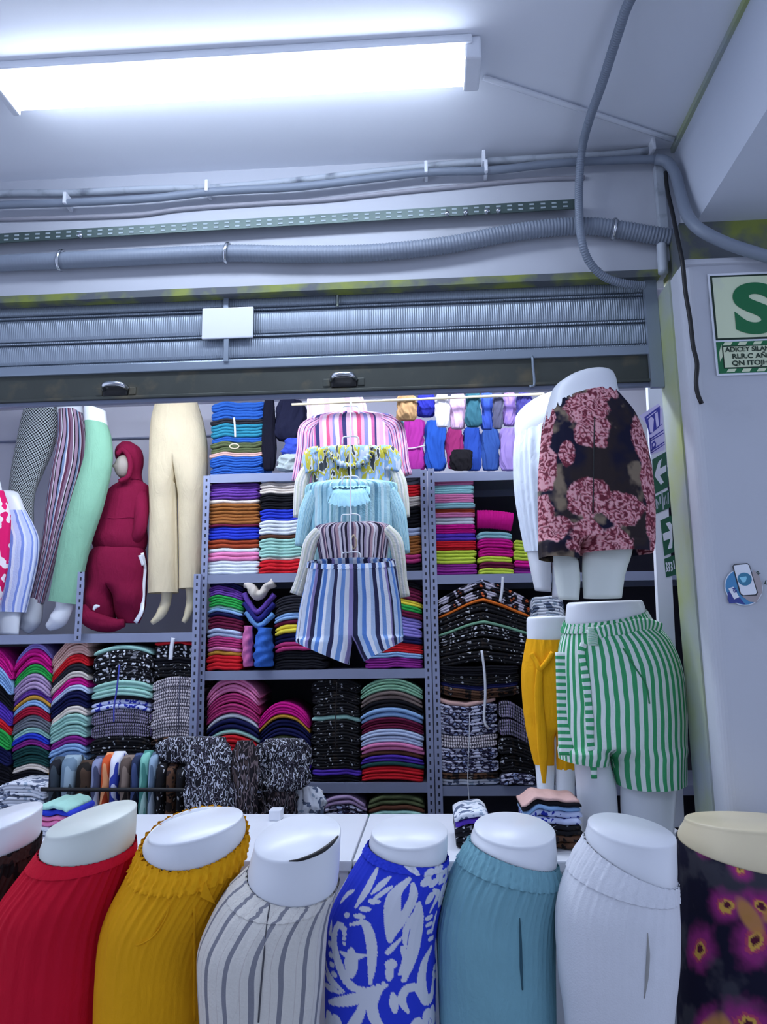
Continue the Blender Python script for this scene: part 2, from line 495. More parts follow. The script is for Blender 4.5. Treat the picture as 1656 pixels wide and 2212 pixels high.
for (x, y) in ((133, 563), (491, 547), (1325, 495)):
    c = pt(x, y, 2.465)
    Pq = [c + Vector((0.006 * math.sin(a), -0.034 * math.cos(a), 0.036 * math.sin(a))) for a in np.linspace(-1.9, 1.9, 9)]
    sweep('clamp', Pq, 0.006, CHROME, rb, seg=6, n=20, flat=0.5)
conduit('conduit', [(-200, 432), (0, 418), (150, 416), (330, 408), (460, 405), (640, 390), (800, 372), (1000, 352), (1200, 340), (1330, 333), (1400, 325)], 2.484, 0.012, GREY_PVC2, 'pale paint-smeared conduit along the ceiling edge of the lintel')
conduit('conduit', [(-200, 455), (0, 443), (150, 438), (330, 428), (460, 414), (640, 404), (800, 386), (930, 372), (1060, 368), (1200, 353), (1330, 346), (1420, 344)], 2.456, 0.014, GREY_PVC, 'slate grey conduit just below the pale conduit under the ceiling')
conduit('cable', [(-200, 482), (0, 474), (150, 470), (300, 464), (390, 452), (560, 440), (700, 432), (860, 415), (1000, 402), (1150, 388), (1262, 384)], 2.493, 0.008, plain('taupe_cable', '9a9aa4', 0.6), 'thin taupe cable painted onto the lintel below the conduits', 'cable')
for i, (x, y) in enumerate(((150, 440), (452, 414), (920, 374), (1043, 351), (1048, 372), (1405, 325))):
    c = pt(x, y, 2.478)
    o = box('cable_clip', c.x - 0.006, c.x + 0.006, 2.436, YW, c.z - 0.022, c.z + 0.022, PLASTIC_W, bev=0.003)
    tag(o, ['white clip on the slate conduit nearest the lamp end wall', 'white clip where the two upper conduits meet', 'white clip on both conduits above the mesh rail end',
            'white clip on the pale conduit above the paired clip', 'white clip on the slate conduit below the paired clip', 'pale sleeve clip at the ceiling corner by the beam'][i], 'cable clip')
# slotted steel rail
ra = pt(-150, 535, 2.49); rbp = pt(1243, 452, 2.49)
rl = empty('slotted_rail', (ra + rbp) / 2, 'dark green slotted steel rail bolted along the lintel', 'rail')
RAILM = plain('dark_green_steel', '4a5a58', 0.4, metal=0.4, vary=0.2, scale=20)
zr = lambda x: ra.z + (rbp.z - ra.z) * (x - ra.x) / (rbp.x - ra.x)
V, Fc = loft([[(x, 2.455, zr(x) + 0.018), (x, YW, zr(x) + 0.018), (x, YW, zr(x) + 0.014), (x, 2.460, zr(x) + 0.014), (x, 2.460, zr(x) - 0.018), (x, 2.455, zr(x) - 0.018)] for x in (ra.x, rbp.x)])
fixn(mk('angle', V, Fc, RAILM, rl, smooth=False))
nh = 60
boxes('slot_marks', [(x, x + 0.016, 2.4535, 2.4555, zr(x) + dz - 0.003, zr(x) + dz + 0.003) for x in np.linspace(ra.x + 0.03, rbp.x - 0.05, nh) for dz in (-0.008, 0.007)], plain('slot_pale', '98a6ac', 0.6), rl)['kind'] = 'stuff'
for x in (175, 965, 1005, 1050, 1075):
    c = pt(x, 535 - (x + 150) * 0.0596 - 5, 2.455)
    sweep('bolt', [Vector((c.x, 2.457, c.z)), Vector((c.x, 2.442, c.z))], 0.008, CHROME, rl, seg=8, n=3)
p0 = pt(1022, 452, 2.49)
V = [(p0.x - 0.045, y, p0.z - 0.005) for y in (2.484, 2.497)] + [(p0.x + 0.05, y, p0.z - 0.005) for y in (2.484, 2.497)] + [(p0.x + 0.002, y, p0.z + 0.028) for y in (2.484, 2.497)]
fixn(mk('gusset', V, [(0, 2, 4), (1, 5, 3), (0, 1, 3, 2), (2, 3, 5, 4), (4, 5, 1, 0)], WHITE_WALL, rl, smooth=False))
# flexible conduit dropping from the ceiling
fc = [ptz(1358, 5, ZC - 0.03), ptz(1335, 70, ZC - 0.04), ptz(1300, 180, ZC - 0.055), pt(1272, 260, 2.265), pt(1257, 320, 2.40), pt(1251, 380, 2.43), pt(1250, 450, 2.425), pt(1256, 520, 2.40), pt(1272, 565, 2.43), pt(1305, 598, 2.46), pt(1350, 613, 2.475), pt(1392, 617, 2.49)]
fc.insert(0, Vector((fc[0].x + 0.1, fc[0].y - 0.5, ZC - 0.03)))
tag(sweep('flexible_conduit', fc, 0.0135, GREY_PVC, seg=10, n=900, ripple=lambda t, a: 0.07 * (1 if int(t * 899) % 4 < 2 else -1)), 'grey flexible conduit hanging from the ceiling over the corrugated hose', 'conduit')
# ceiling raceway from lamp to corner
rw = [ptz(1045, 168, ZC - 0.008), ptz(1250, 235, ZC - 0.008), ptz(1452, 302, ZC - 0.008)]
tag(sweep('cable_raceway', rw, 0.012, CEIL, seg=4, n=8, flat=0.7, flatdir=(0, 0, 1)), 'flat white raceway crossing the ceiling from the lamp to the corner', 'raceway')
# cables at the corner
conduit('hose', [(1416, 344, 2.456), (1438, 348, 2.445), (1456, 372, 2.42), (1470, 420, 2.38), (1484, 465, 2.315), (1510, 495, 2.26), (1560, 522, 2.25), (1620, 543, 2.25), (1760, 582, 2.25), (2100, 640, 2.26)], 2.45, 0.019, GREY_PVC, 'smooth grey hose bending round the corner below the beam', n=60)
bc = conduit('black_cable', [(1437, 372, 2.44), (1441, 410, 2.42), (1452, 460, 2.38), (1464, 520, 2.30), (1474, 570, 2.27), (1480, 630, 2.275), (1490, 690, 2.275), (1497, 750, 2.275), (1505, 785, 2.275), (1503, 825, 2.275), (1506, 850, 2.275), (1515, 872, 2.275)], 2.28, 0.007, BLACK, 'black cable end dangling down the white pillar', 'cable', n=80, seg=8)
d0 = pt(1418, 350, 2.49)
d1 = pt(1428, 500, 2.49)
tag(box('wall_duct', d0.x - 0.014, d0.x + 0.018, 2.475, YW, Z_OPEN + 0.03, d0.z - 0.02, GREY_PVC2, bev=0.004), 'pale square duct running down the lintel beside the beam', 'duct')
conduit('pipe_stub', [(1428, 525), (1432, 590)], 2.47, 0.017, GREY_PVC2, 'short rough pale pipe stub under the corrugated hose end', 'pipe', n=12)

# ---------------------------------------------------------------- roller shutter
sh = empty('roller_shutter', (0, YW + 0.06, 2.40), 'grey ribbed steel roller shutter rolled up over the stall opening', 'shutter')
SLATM = None
m, nt, b = nodes('ribbed_slat'); tc = N(nt, 'ShaderNodeTexCoord')
sp = N(nt, 'ShaderNodeSeparateXYZ'); nt.links.new(tc.outputs['Object'], sp.inputs[0])
wv = N(nt, 'ShaderNodeMath', operation='MULTIPLY'); wv.inputs[1].default_value = 2 * math.pi / 0.008
nt.links.new(sp.outputs[0], wv.inputs[0])
sn = N(nt, 'ShaderNodeMath', operation='SINE'); nt.links.new(wv.outputs[0], sn.inputs[0])
bp = N(nt, 'ShaderNodeBump', i_Strength=0.5, i_Distance=0.002); nt.links.new(sn.outputs[0], bp.inputs['Height'])
nt.links.new(bp.outputs[0], b.inputs['Normal'])
b.inputs['Base Color'].default_value = (*lin('98a4b2'), 1); b.inputs['Metallic'].default_value = 0.45; b.inputs['Roughness'].default_value = 0.38
SLATM = m
zs = [pt(0, y, YW + 0.05).z for y in (650, 693, 748, 798)]
zs[0] = Z_OPEN - 0.004
x0s, x1s = XL + 0.02, XP - 0.03
YS = YW + 0.05
for i in range(3):
    zt, zb_ = zs[i], zs[i + 1] + 0.014
    prof = [(YS + 0.012, zt)]
    for k in range(9):
        a = k / 8
        prof.append((YS + 0.002 - 0.006 * math.sin(math.pi * a) ** 0.35, zt - 0.004 - (zt - zb_ - 0.004) * a))
    prof += [(YS + 0.014, zb_ + 0.001), (YS + 0.014, zb_ - 0.007), (YS - 0.006, zb_ - 0.009), (YS - 0.006, zb_ - 0.014), (YS + 0.018, zb_ - 0.014), (YS + 0.02, zt)]
    V, Fc = loft([[(x, p[0], p[1]) for p in prof] for x in (x0s, x1s)])
    fixn(mk('slat', V, Fc, SLATM, sh, smooth=False))
zl0, zl1, zl2 = pt(0, 798, YS).z, pt(0, 817, YS).z, pt(0, 876, YS).z
box('lip', x0s, x1s, YS - 0.016, YS + 0.02, zl1, zl0, STEEL, sh, 0.004)
box('bottom_bar', x0s, x1s, YS - 0.004, YS + 0.03, zl2 + 0.014, zl1, DARKSTEEL, sh)
box('bottom_flange', x0s, x1s, YS - 0.022, YS + 0.03, zl2 + 0.004, zl2 + 0.014, DARKSTEEL, sh, 0.002)
box('bottom_seal', x0s, x1s, YS - 0.008, YS + 0.012, zl2 - 0.008, zl2 + 0.004, plain('seal_grey', '7f88a0', 0.5), sh)
for hx, hy in ((249, 843), (742, 823)):
    c = pt(hx, hy, YS - 0.01)
    h = box('handle_recess', c.x - 0.045, c.x + 0.045, YS - 0.012, YS + 0.0, c.z - 0.022, c.z + 0.018, BLACK, sh, 0.006)
    Pq = [Vector((c.x - 0.042, YS - 0.008, c.z + 0.004)), Vector((c.x - 0.03, YS - 0.034, c.z + 0.012)), Vector((c.x, YS - 0.040, c.z + 0.014)), Vector((c.x + 0.03, YS - 0.034, c.z + 0.012)), Vector((c.x + 0.042, YS - 0.008, c.z + 0.004))]
    sweep('handle', Pq, 0.009, CHROME, h, seg=10, n=24)
    for s in (-1, 1):
        box('handle_ear', c.x + s * 0.06 - 0.013, c.x + s * 0.06 + 0.013, YS - 0.008, YS, c.z - 0.018, c.z + 0.012, DARKSTEEL, h, 0.004)
c0, c1 = pt(438, 668, YS - 0.02), pt(547, 730, YS - 0.02)
box('cover_plate', c0.x, c1.x, YS - 0.028, YS - 0.018, c1.z, c0.z, PLASTIC_W, sh, 0.004)
for ya, yb in ((624, 668), (730, 782)):
    a, bq = pt(489, ya, YS - 0.02), pt(484, yb, YS - 0.02)
    box('strap', a.x - 0.009, a.x + 0.009, YS - 0.024, YS - 0.014, bq.z, a.z, STEEL, sh, 0.002)
a = pt(1149, 775, YS - 0.02); bq = pt(1149, 832, YS - 0.02)
sweep('hook', [Vector((a.x, YS - 0.016, a.z + 0.01)), Vector((a.x, YS - 0.03, a.z)), Vector((a.x, YS - 0.03, a.z - 0.03)), Vector((a.x + 0.002, YS - 0.02, bq.z)), Vector((a.x - 0.014, YS - 0.022, bq.z - 0.006))], 0.005, STEEL, sh, seg=6, n=24)
for xx in (728, 1385):
    a = pt(xx, 630 if xx < 1000 else 592, YS - 0.02)
    box('paint_drip', a.x - 0.003, a.x + 0.003, YS - 0.014, YS - 0.006, a.z - 0.05, a.z, YELLOW2, sh)
# ================================================================== clothed mannequins
from mathutils.bvhtree import BVHTree
def onsurf(o, px, py, off=0.002):
    """point of an object's surface seen at a picture point, lifted off it a little"""
    org = root_loc(o)
    t = BVHTree.FromPolygons([v.co + org for v in o.data.vertices], [tuple(p.vertices) for p in o.data.polygons])
    d = ray(px, py).normalized(); h, nrm, i, dist = t.ray_cast(EYE, d)
    if h is None: return None
    if nrm.dot(d) > 0: nrm = -nrm
    return h + nrm * off
def surfline(o, pts, off=0.002):
    org = root_loc(o)
    t = BVHTree.FromPolygons([v.co + org for v in o.data.vertices], [tuple(p.vertices) for p in o.data.polygons])
    out = []
    for px, py in pts:
        d = ray(px, py).normalized(); h, nrm, i, dist = t.ray_cast(EYE, d)
        if h is None: continue
        if nrm.dot(d) > 0: nrm = -nrm
        out.append(h + nrm * off)
    return out

def yz(px, Y, z):
    lo, hi = 600.0, 2600.0
    for _ in range(40):
        m = (lo + hi) / 2
        if pt(px, m, Y).z > z: lo = m
        else: hi = m
    return lo

def vnoise(x, y, seed=0):
    def hsh(i, j): 
        h = np.sin(i * 127.1 + j * 311.7 + seed * 74.7) * 43758.5453
        return h - np.floor(h)
    xi, yi = np.floor(x), np.floor(y); fx, fy = x - xi, y - yi
    fx, fy = fx * fx * (3 - 2 * fx), fy * fy * (3 - 2 * fy)
    return (hsh(xi, yi) * (1 - fx) + hsh(xi + 1, yi) * fx) * (1 - fy) + (hsh(xi, yi + 1) * (1 - fx) + hsh(xi + 1, yi + 1) * fx) * fy
def fbm(x, y, seed=0, o=4):
    v = 0; a = 0.5
    for k in range(o): v = v + a * vnoise(x * 2**k, y * 2**k, seed + k); a *= 0.5
    return v

def pleats(n, amp, decay, base=0.0, seed=0, low=0.006):
    rg = random.Random(seed); ph = [rg.uniform(0, 6.28) for _ in range(6)]
    def f(v, a):
        w = (1 - 2 * abs(math.sin(n * 0.5 * a + 1.5 * math.sin(3 * a + ph[0]) + 0.8 * v))) * 0.65 + (1 - 2 * abs(math.sin(n * 0.31 * a + ph[1] - 0.6 * v))) * 0.45
        e = math.exp(-v * decay)
        return amp * w * (e + base) + low * math.sin(5 * a + ph[2] + 3 * v) * min(1, v * 3)
    return f

def stump(parent, cap, top, Y0, mat, d=0.85, drop=16, name='torso'):
    cl, cr, ct = cap; tl, tr, tt = top
    cx = ((cl[0] + cr[0]) / 2, (cl[1] + cr[1]) / 2)
    sh = lambda p, k: (cx[0] + (p[0] - cx[0]) * k, cx[1] + (p[1] - cx[1]) * k)
    a, b2 = sh(cl, 0.972), sh(cr, 0.972)
    rows = [(a[0], a[1] - 1.5, b2[0], b2[1] - 1.5, ct, d), (cl[0], cl[1] + 1.5, cr[0], cr[1] + 1.5, ct, d),
            (cl[0], cl[1] + 5, cr[0], cr[1] + 5, ct, d),
            (tl[0] + 2, tl[1], tr[0] - 2, tr[1], tt, d),
            (tl[0] + 10, tl[1] + drop, tr[0] - 14, tr[1] + drop, tt, d * 0.85)]
    return ringbody(name, rows, Y0, mat, parent, n=30, seg=64, cap0=True)

def stand(parent, x, y, top=0.5):
    sweep('stand_pole', [Vector((x, y, 0.01)), Vector((x, y, top))], 0.012, CHROME, parent, seg=10, n=3)
    V, Fc = loft([[(x + r * math.cos(a), y + r * math.sin(a), z) for a in np.linspace(0, 2 * math.pi, 25)[:-1]] for r, z in ((0.13, 0.0), (0.13, 0.008), (0.03, 0.02))])
    fixn(mk('stand_base', V, Fc, CHROME, parent))

def fgmann(label, Y0, cap, top, rows, mat, stumpmat=MANN, gname='trousers', band=26, bandmat=None, bandn=70, pl=(46, 0.03, 4.0), seg=260, n=90,
           colfn=None, bandrip=0.012, d=0.78, bandgrow=0.003, name='trouser_mannequin'):
    (tl, tr, tt) = top
    base = pt((tl[0] + tr[0]) / 2, (tl[1] + tr[1]) / 2, Y0); base.z = 0
    r = empty(name, base, label, 'mannequin', None)
    stump(r, cap, top, Y0, stumpmat)
    stand(r, base.x, base.y)
    R_ = [(tl[0], tl[1], tr[0], tr[1], tt, 0.85)]
    for i, q in enumerate(rows):
        R_.append((q[0], q[1], q[2], q[3], tt * max(0, 0.75 - 0.3 * i), max(d, 0.85 - 0.03 * i)))
    l = rows[-1]
    R_.append((l[0] + 4, 2420, l[2] - 4, 2420, 0, d)); R_.append((l[0] + 14, 2690, l[2] - 14, 2690, 0, d))
    g = ringbody(gname, R_, Y0, mat, r, n=n, seg=seg, ripple=pleats(pl[0], pl[1], pl[2], seed=int(tl[0])), colfn=colfn)
    if band:
        Ltot = 0; P0_ = None
        SS = spline([(*pt(r_[0], r_[1], Y0), *pt(r_[2], r_[3], Y0), r_[4] / 1000, r_[5] / 10) for r_ in R_], 300)
        z0_ = SS[0][2] + SS[0][5]; dzb = 2 * band * Y0 / 1660
        frac = next(i for i, q_ in enumerate(SS) if z0_ - (q_[2] + q_[5]) > dzb) / 299
        rg = random.Random(int(tl[0]) + 5); ph = rg.uniform(0, 6)
        def br(v, a):
            return bandrip * (math.sin(bandn * a + 2 * math.sin(5 * a + ph)) * 0.7 + math.sin(bandn * 0.57 * a)) * (0.6 + 0.4 * math.cos(6.28 * 2 * v))
        b = ringbody('waistband', R_, Y0, bandmat or mat, g, n=int(16 / frac), seg=300, ripple=br, grow=bandgrow, colfn=colfn, span=(0, frac))
    return r, g

# --- print painters (cloth prints, in metres on the cloth) -------------------------------------------------
def strokes_mask(sx, sy, strokes, blobs):
    """1 inside leaf-like strokes and ellipses; coordinates in print units"""
    m = np.zeros(len(sx), bool)
    for pts, w in strokes:
        P = spline(pts, 26); L = len(P)
        for k in range(L):
            t = k / (L - 1); r = w * 0.5 * (0.28 + 0.72 * math.sin(math.pi * min(1, t * 0.92 + 0.04)))
            m |= (sx - P[k, 0])**2 + (sy - P[k, 1])**2 < r * r
    for x, y, rx, ry in blobs:
        m |= ((sx - x) / rx)**2 + ((sy - y) / ry)**2 < 1
    return m
def flower(x, y, r, n=6):
    return [(x + r * 0.62 * math.cos(k * 2 * math.pi / n), y + r * 0.62 * math.sin(k * 2 * math.pi / n), r * 0.42, r * 0.42) for k in range(n)]
BLUE_ST = [([(1005, 880), (990, 810), (950, 800), (935, 850), (945, 920), (985, 1000), (1040, 1070), (1110, 1090), (1190, 1050)], 52),
    ([(1045, 905), (1046, 960), (1045, 1030)], 70), ([(985, 925), (1045, 935), (1110, 920)], 34), ([(1020, 780), (1080, 760), (1130, 850), (1140, 950), (1135, 1050)], 48),
    ([(1190, 520), (1160, 600), (1190, 720), (1210, 840)], 70), ([(1215, 540), (1245, 620), (1240, 730), (1215, 830)], 50),
    ([(1285, 660), (1320, 760), (1325, 880), (1280, 1040)], 74), ([(1290, 680), (1272, 780), (1280, 880)], 34),
    ([(910, 1190), (1000, 1160), (1100, 1120), (1200, 1060)], 56), ([(1120, 1110), (1090, 1200), (1050, 1290), (1060, 1370), (1110, 1390), (1115, 1330)], 56),
    ([(1180, 1080), (1145, 1150), (1160, 1230), (1220, 1290)], 50), ([(830, 1000), (900, 1060), (1010, 1110)], 34), ([(830, 1130), (920, 1120), (1000, 1120)], 30),
    ([(835, 1060), (900, 1085), (960, 1110)], 22), ([(1040, 500), (1030, 590), (1012, 690)], 36), ([(1110, 520), (1060, 610)], 30), ([(1135, 560), (1075, 640)], 26),
    ([(1095, 390), (1150, 430), (1225, 490)], 36), ([(1440, 920), (1392, 980), (1375, 1080), (1400, 1165), (1450, 1170), (1470, 1090)], 62),
    ([(1360, 1140), (1340, 1090), (1290, 1090), (1270, 1140), (1300, 1200)], 44), ([(1340, 590), (1392, 640), (1380, 720)], 34), ([(1230, 860), (1205, 900), (1260, 830)], 26),
    ([(1265, 880), (1290, 940), (1260, 1010)], 44), ([(1230, 1100), (1240, 1190)], 40), ([(1250, 1330), (1240, 1400)], 36), ([(1310, 1360), (1270, 1380), (1230, 1400)], 26),
    ([(1480, 560), (1440, 560), (1425, 620), (1440, 700)], 34), ([(1400, 1400), (1360, 1440), (1300, 1500), (1310, 1580)], 56), ([(950, 1450), (1000, 1540), (960, 1640)], 60),
    ([(1100, 1480), (1180, 1520), (1240, 1600)], 60), ([(960, 620), (925, 650), (905, 700)], 28), ([(880, 800), (905, 860)], 24), ([(1500, 900), (1520, 1000)], 40), ([(780, 900), (800, 1000)], 40), ([(760, 1150), (800, 1250), (780, 1350)], 50)]
BLUE_BL = [(900, 910, 22, 14), (915, 960, 22, 14), (928, 1003, 22, 14), (948, 1045, 22, 14), (895, 860, 20, 13), (982, 740, 18, 14), (1060, 690, 30, 14), (1085, 645, 30, 14), (1048, 732, 30, 14),
    (1345, 1270, 34, 32), (1400, 790, 28, 14), (1420, 830, 28, 14), (1440, 872, 28, 14), (1385, 752, 28, 14), (1440, 790, 10, 60), (1340, 640, 24, 34), (1220, 960, 26, 26), (1215, 1000, 18, 40)] \
    + flower(935, 1320, 92) + flower(1435, 1290, 78) + flower(1480, 660, 66) + flower(1395, 530, 50) + flower(1310, 510, 66, 5) + flower(1190, 1560, 80) + flower(1500, 1060, 40) + flower(1440, 1480, 70)
def blue_col(c):
    s, z = c[:, 0], c[:, 2]
    u = 1660 / 2.06 / 0.3623                     # cloth metres -> print units
    sx = 1165 + s * u * 0.80; sy = 420 - z * u
    period = 720
    sxw = (sx - 800) % period + 800
    m = strokes_mask(sxw, sy, BLUE_ST, BLUE_BL)
    core = strokes_mask(sxw, sy, [], [(935, 1320, 16, 16), (1435, 1290, 14, 14), (1480, 660, 12, 12)])
    m |= core
    m |= (sy > 1450) & (fbm(sxw / 60, sy / 60, 3) > 0.55)
    out = np.empty((len(s), 3)); out[:] = lin('2b3fd0'); out[m] = lin('d7dbe6')
    return out
def fly_col(c):
    s, z = c[:, 0] * 810, -c[:, 2] * 810
    out = np.empty((len(s), 3)); out[:] = lin('15142a')
    g = np.clip((fbm(s / 45, z / 45, 5) - 0.46) * 4, 0, 0.55)[:, None]; out = out * (1 - g) + np.array(lin('4a4a52')) * g
    for x, y, rx, ry, rot in [(-40, 85, 44, 36, .5), (-105, 100, 46, 34, -.5), (-52, 152, 44, 60, .3), (-160, 190, 40, 52, .6), (-62, 300, 62, 50, .2), (-75, 20, 26, 30, 0), (-148, 0, 26, 34, .4), (40, 60, 40, 50, 0), (90, 180, 60, 50, 1), (40, 280, 45, 60, .5), (10, 10, 30, 26, 0), (-150, 330, 30, 60, .5), (150, 60, 50, 40, 0), (160, 300, 50, 60, 0)]:
        dx, dy = s - x, z - y; a, b = dx * math.cos(rot) + dy * math.sin(rot), -dx * math.sin(rot) + dy * math.cos(rot)
        q = np.sqrt((a / rx)**2 + (b / ry)**2) + 0.5 * (fbm(s / 16, z / 16, 2) - 0.47)
        w = (np.clip((1.1 - q) * 1.8, 0, 1)**1.3)[:, None] * 0.85
        colr = np.where((q < 0.16)[:, None], np.array(lin('5a1630')), np.where((q < 0.30)[:, None], np.array(lin('e0b050')), np.where((q < 0.42)[:, None], np.array(lin('c04a6a')), np.array(lin('9a2f7c')))))
        out = out * (1 - w) + colr * w
    for x, y, rx, ry, rot in [(-62, 110, 20, 44, -.6), (-20, 90, 16, 34, .7), (-140, 345, 26, 70, .5), (-90, 330, 16, 50, -.4)]:
        dx, dy = s - x, z - y; a, b = dx * math.cos(rot) + dy * math.sin(rot), -dx * math.sin(rot) + dy * math.cos(rot)
        q = np.sqrt((a / rx)**2 + (b / ry)**2); w = np.clip((1 - q) * 2.5, 0, 0.85)[:, None]
        out = out * (1 - w) + np.array(lin('c08a4a')) * w
    return out
def rose_col(c):
    s, z = c[:, 0] * 600, -c[:, 2] * 600
    n1 = fbm(s / 70, z / 70, 1); n2 = fbm(s / 26, z / 26, 4)
    out = np.empty((len(s), 3)); out[:] = lin('14142c')
    w = np.clip((n1 - 0.44) * 7, 0, 1)[:, None]; out = out * (1 - w) + np.array(lin('2c2426')) * w
    w = np.clip((fbm(s / 40, z / 40, 9) - 0.56) * 8, 0, 0.8)[:, None]; out = out * (1 - w) + np.array(lin('8a7a66')) * w
    msk = np.zeros(len(s)); lines = np.zeros(len(s)); n3 = fbm(s / 18, z / 18, 12)
    for x, y, rx, ry in [(-15, 40, 55, 45), (-5, 95, 45, 40), (20, 10, 50, 30), (-20, 215, 60, 42), (40, 235, 55, 45), (-30, 290, 55, 40), (20, 300, 45, 35), (95, 100, 34, 60), (110, 180, 30, 60), (115, 270, 28, 70), (118, 330, 26, 50),
                         (-100, 60, 26, 70), (-105, 150, 28, 60), (-110, 240, 26, 50), (-95, 270, 40, 30), (-100, 345, 44, 22), (-60, 130, 18, 30), (170, 150, 40, 80), (-170, 150, 40, 80), (200, 300, 40, 60), (-200, 300, 50, 50)]:
        q = ((s - x) / (rx * 0.80))**2 + ((z - y) / (ry * 0.80))**2 + 1.9 * (n2 - 0.5)
        mk_ = np.clip((1 - q) * 5, 0, 1)
        L_ = np.sin(3 * np.arctan2(z - y, s - x) + 0.20 * np.hypot(s - x, z - y) + 34 * n3)
        lines = np.where(mk_ > msk, L_, lines); msk = np.maximum(msk, mk_)
    pk = np.where((lines > 0.35)[:, None], np.array(lin('d9a0a6')), np.where((lines > -0.35)[:, None], np.array(lin('b46470')), np.array(lin('6a2a38'))))
    return out * (1 - msk[:, None]) + pk * msk[:, None]

# --- the front row -----------------------------------------------------------------------------------------
VC = vcol('painted_print')
RED = fabric('c8102e'); MUST = fabric('e6a412'); TEAL = fabric('7aabb8'); WHT = fabric('dfe3ea')
fgmann('dark brown print trousers on a white half mannequin beside the red trousers', 2.20,
       ((-105, 1798), (84, 1748), 11), ((-112, 1850), (80, 1812), 10), [(-140, 1890, 76, 1862), (-190, 1960, 50, 1940), (-210, 2060, 30, 2050), (-210, 2212, 20, 2212)],
       printed('brown_print', [(0, '140e10'), (0.42, '3a2420'), (0.6, '1a1214'), (0.72, 'a09a98')], 14, 'noise'), band=22)
r, g = fgmann('plain crimson red wide trousers on a white half mannequin', 2.10,
       ((106, 1790), (291, 1745), 11), ((90, 1830), (288, 1823), 14), [(62, 1869, 288, 1850), (0, 1957, 268, 1920), (-22, 2040, 244, 2010), (-34, 2212, 226, 2212)],
       RED, stumpmat=MANN_OLD, band=24, bandrip=0.002, bandn=30, pl=(34, 0.034, 3.2))
r, g = fgmann('mustard yellow trousers with frilled elastic waist on a white half mannequin', 2.06,
       ((324, 1800), (523, 1764), 11), ((310, 1816), (531, 1800), 29), [(287, 1868, 528, 1850), (243, 1950, 494, 1930), (220, 2021, 460, 2010), (211, 2105, 440, 2090), (207, 2212, 434, 2212)],
       MUST, band=54, bandn=62, bandrip=0.032, pl=(44, 0.055, 6.0))
pk = surfline(g, [(367, 1953), (360, 1975), (348, 2000), (330, 2022), (310, 2036), (294, 2042)], 0.001)
sweep('pocket', pk, 0.0025, MUST, g, seg=6, n=30)
sl = surfline(g, [(419, 1960), (420, 2040), (419, 2120), (420, 2205)], 0.0); sweep('fly_seam', sl, 0.004, MUST, g, seg=6, n=20)
tg_ = surfline(g, [(446, 1905), (462, 1948), (434, 1935)], 0.008)
V = [*tg_, *[p - Vector((0, 0.003, 0)) for p in tg_]]
fixn(mk('bow_end', V, [(0, 1, 2), (3, 5, 4), (0, 3, 4, 1), (1, 4, 5, 2), (2, 5, 3, 0)], MUST, g, smooth=False))
STRP = stripes('cream_grey_stripe', [(0, 'd9d6cf'), (0.30, 'c9c2bd'), (0.33, 'd9d6cf'), (0.60, '85868f'), (0.80, 'd9d6cf')], 15, wob=0.02)
r, g = fgmann('cream trousers with grey vertical stripes on a chipped white half mannequin', 1.97,
       ((550, 1818), (736, 1797), 23), ((534, 1884), (731, 1905), 26), [(483, 1932, 722, 1934), (447, 1997, 709, 1990), (431, 2048, 704, 2048), (429, 2098, 701, 2098), (434, 2212, 690, 2212)],
       STRP, stumpmat=MANN, band=26, bandn=50, bandrip=0.006, pl=(40, 0.014, 4.0))
to = [c for c in r.children if c.name.startswith('torso')][0]
sweep('chipped_edge', surfline(to, [(624, 1860), (645, 1858), (670, 1850), (695, 1838), (715, 1823), (730, 1806)], 0.0), [0.0015, 0.004, 0.005, 0.006, 0.005, 0.002], BLACK, to, seg=6, n=24)
ps = surfline(g, [(583, 1955), (577, 1990), (570, 2060), (562, 2150), (558, 2208)], 0.0); sweep('pocket', ps, 0.0022, plain('seam_dark', '4a4a50', 0.9), g, seg=6, n=20)
r, g = fgmann('royal blue trousers with white floral scroll print on a white half mannequin', 2.06,
       ((802, 1796), (967, 1797), 16), ((795, 1822), (966, 1850), 11), [(777, 1852, 967, 1876), (748, 1899, 965, 1905), (719, 1954, 952, 1960), (705, 2008, 943, 2015), (702, 2212, 940, 2212)],
       VC, band=14, bandn=60, bandrip=0.01, colfn=blue_col, seg=420, n=330, pl=(40, 0.010, 5.0))
r, g = fgmann('dusty teal trousers with gathered elastic waist on a white half mannequin', 2.07,
       ((1023, 1786), (1199, 1796), 16), ((1014, 1812), (1203, 1868), 6), [(991, 1851, 1212, 1905), (965, 1903, 1208, 1940), (950, 1960, 1202, 1985), (943, 2020, 1199, 2060), (948, 2212, 1200, 2212)],
       TEAL, band=40, bandn=64, bandrip=0.018, pl=(50, 0.055, 7.0))
for wd in ([(1122, 1983), (1124, 2030), (1125, 2090), (1128, 2138)],):
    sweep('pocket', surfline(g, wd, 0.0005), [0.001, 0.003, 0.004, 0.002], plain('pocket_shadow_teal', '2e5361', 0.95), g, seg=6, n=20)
WHTX = plain('white_crepe', 'dcdfe6', 0.9, vary=0.04, scale=30, bump=0.15, bscale=260, spec=0.2)
r, g = fgmann('plain white crepe trousers with slit pocket on a white half mannequin', 1.985,
       ((1270, 1778), (1458, 1806), 12), ((1263, 1812), (1460, 1900), 13), [(1236, 1855, 1461, 1922), (1209, 1918, 1464, 1965), (1199, 1974, 1466, 2010), (1204, 2088, 1464, 2088), (1220, 2212, 1452, 2212)],
       WHTX, band=44, bandn=60, bandrip=0.010, pl=(40, 0.026, 8.0))
sweep('pocket', surfline(g, [(1398, 2015), (1399, 2060), (1396, 2110), (1391, 2156)], 0.0005), [0.001, 0.0045, 0.0045, 0.001], plain('pocket_shadow_white', '9a9a98', 0.95), g, seg=6, n=20)
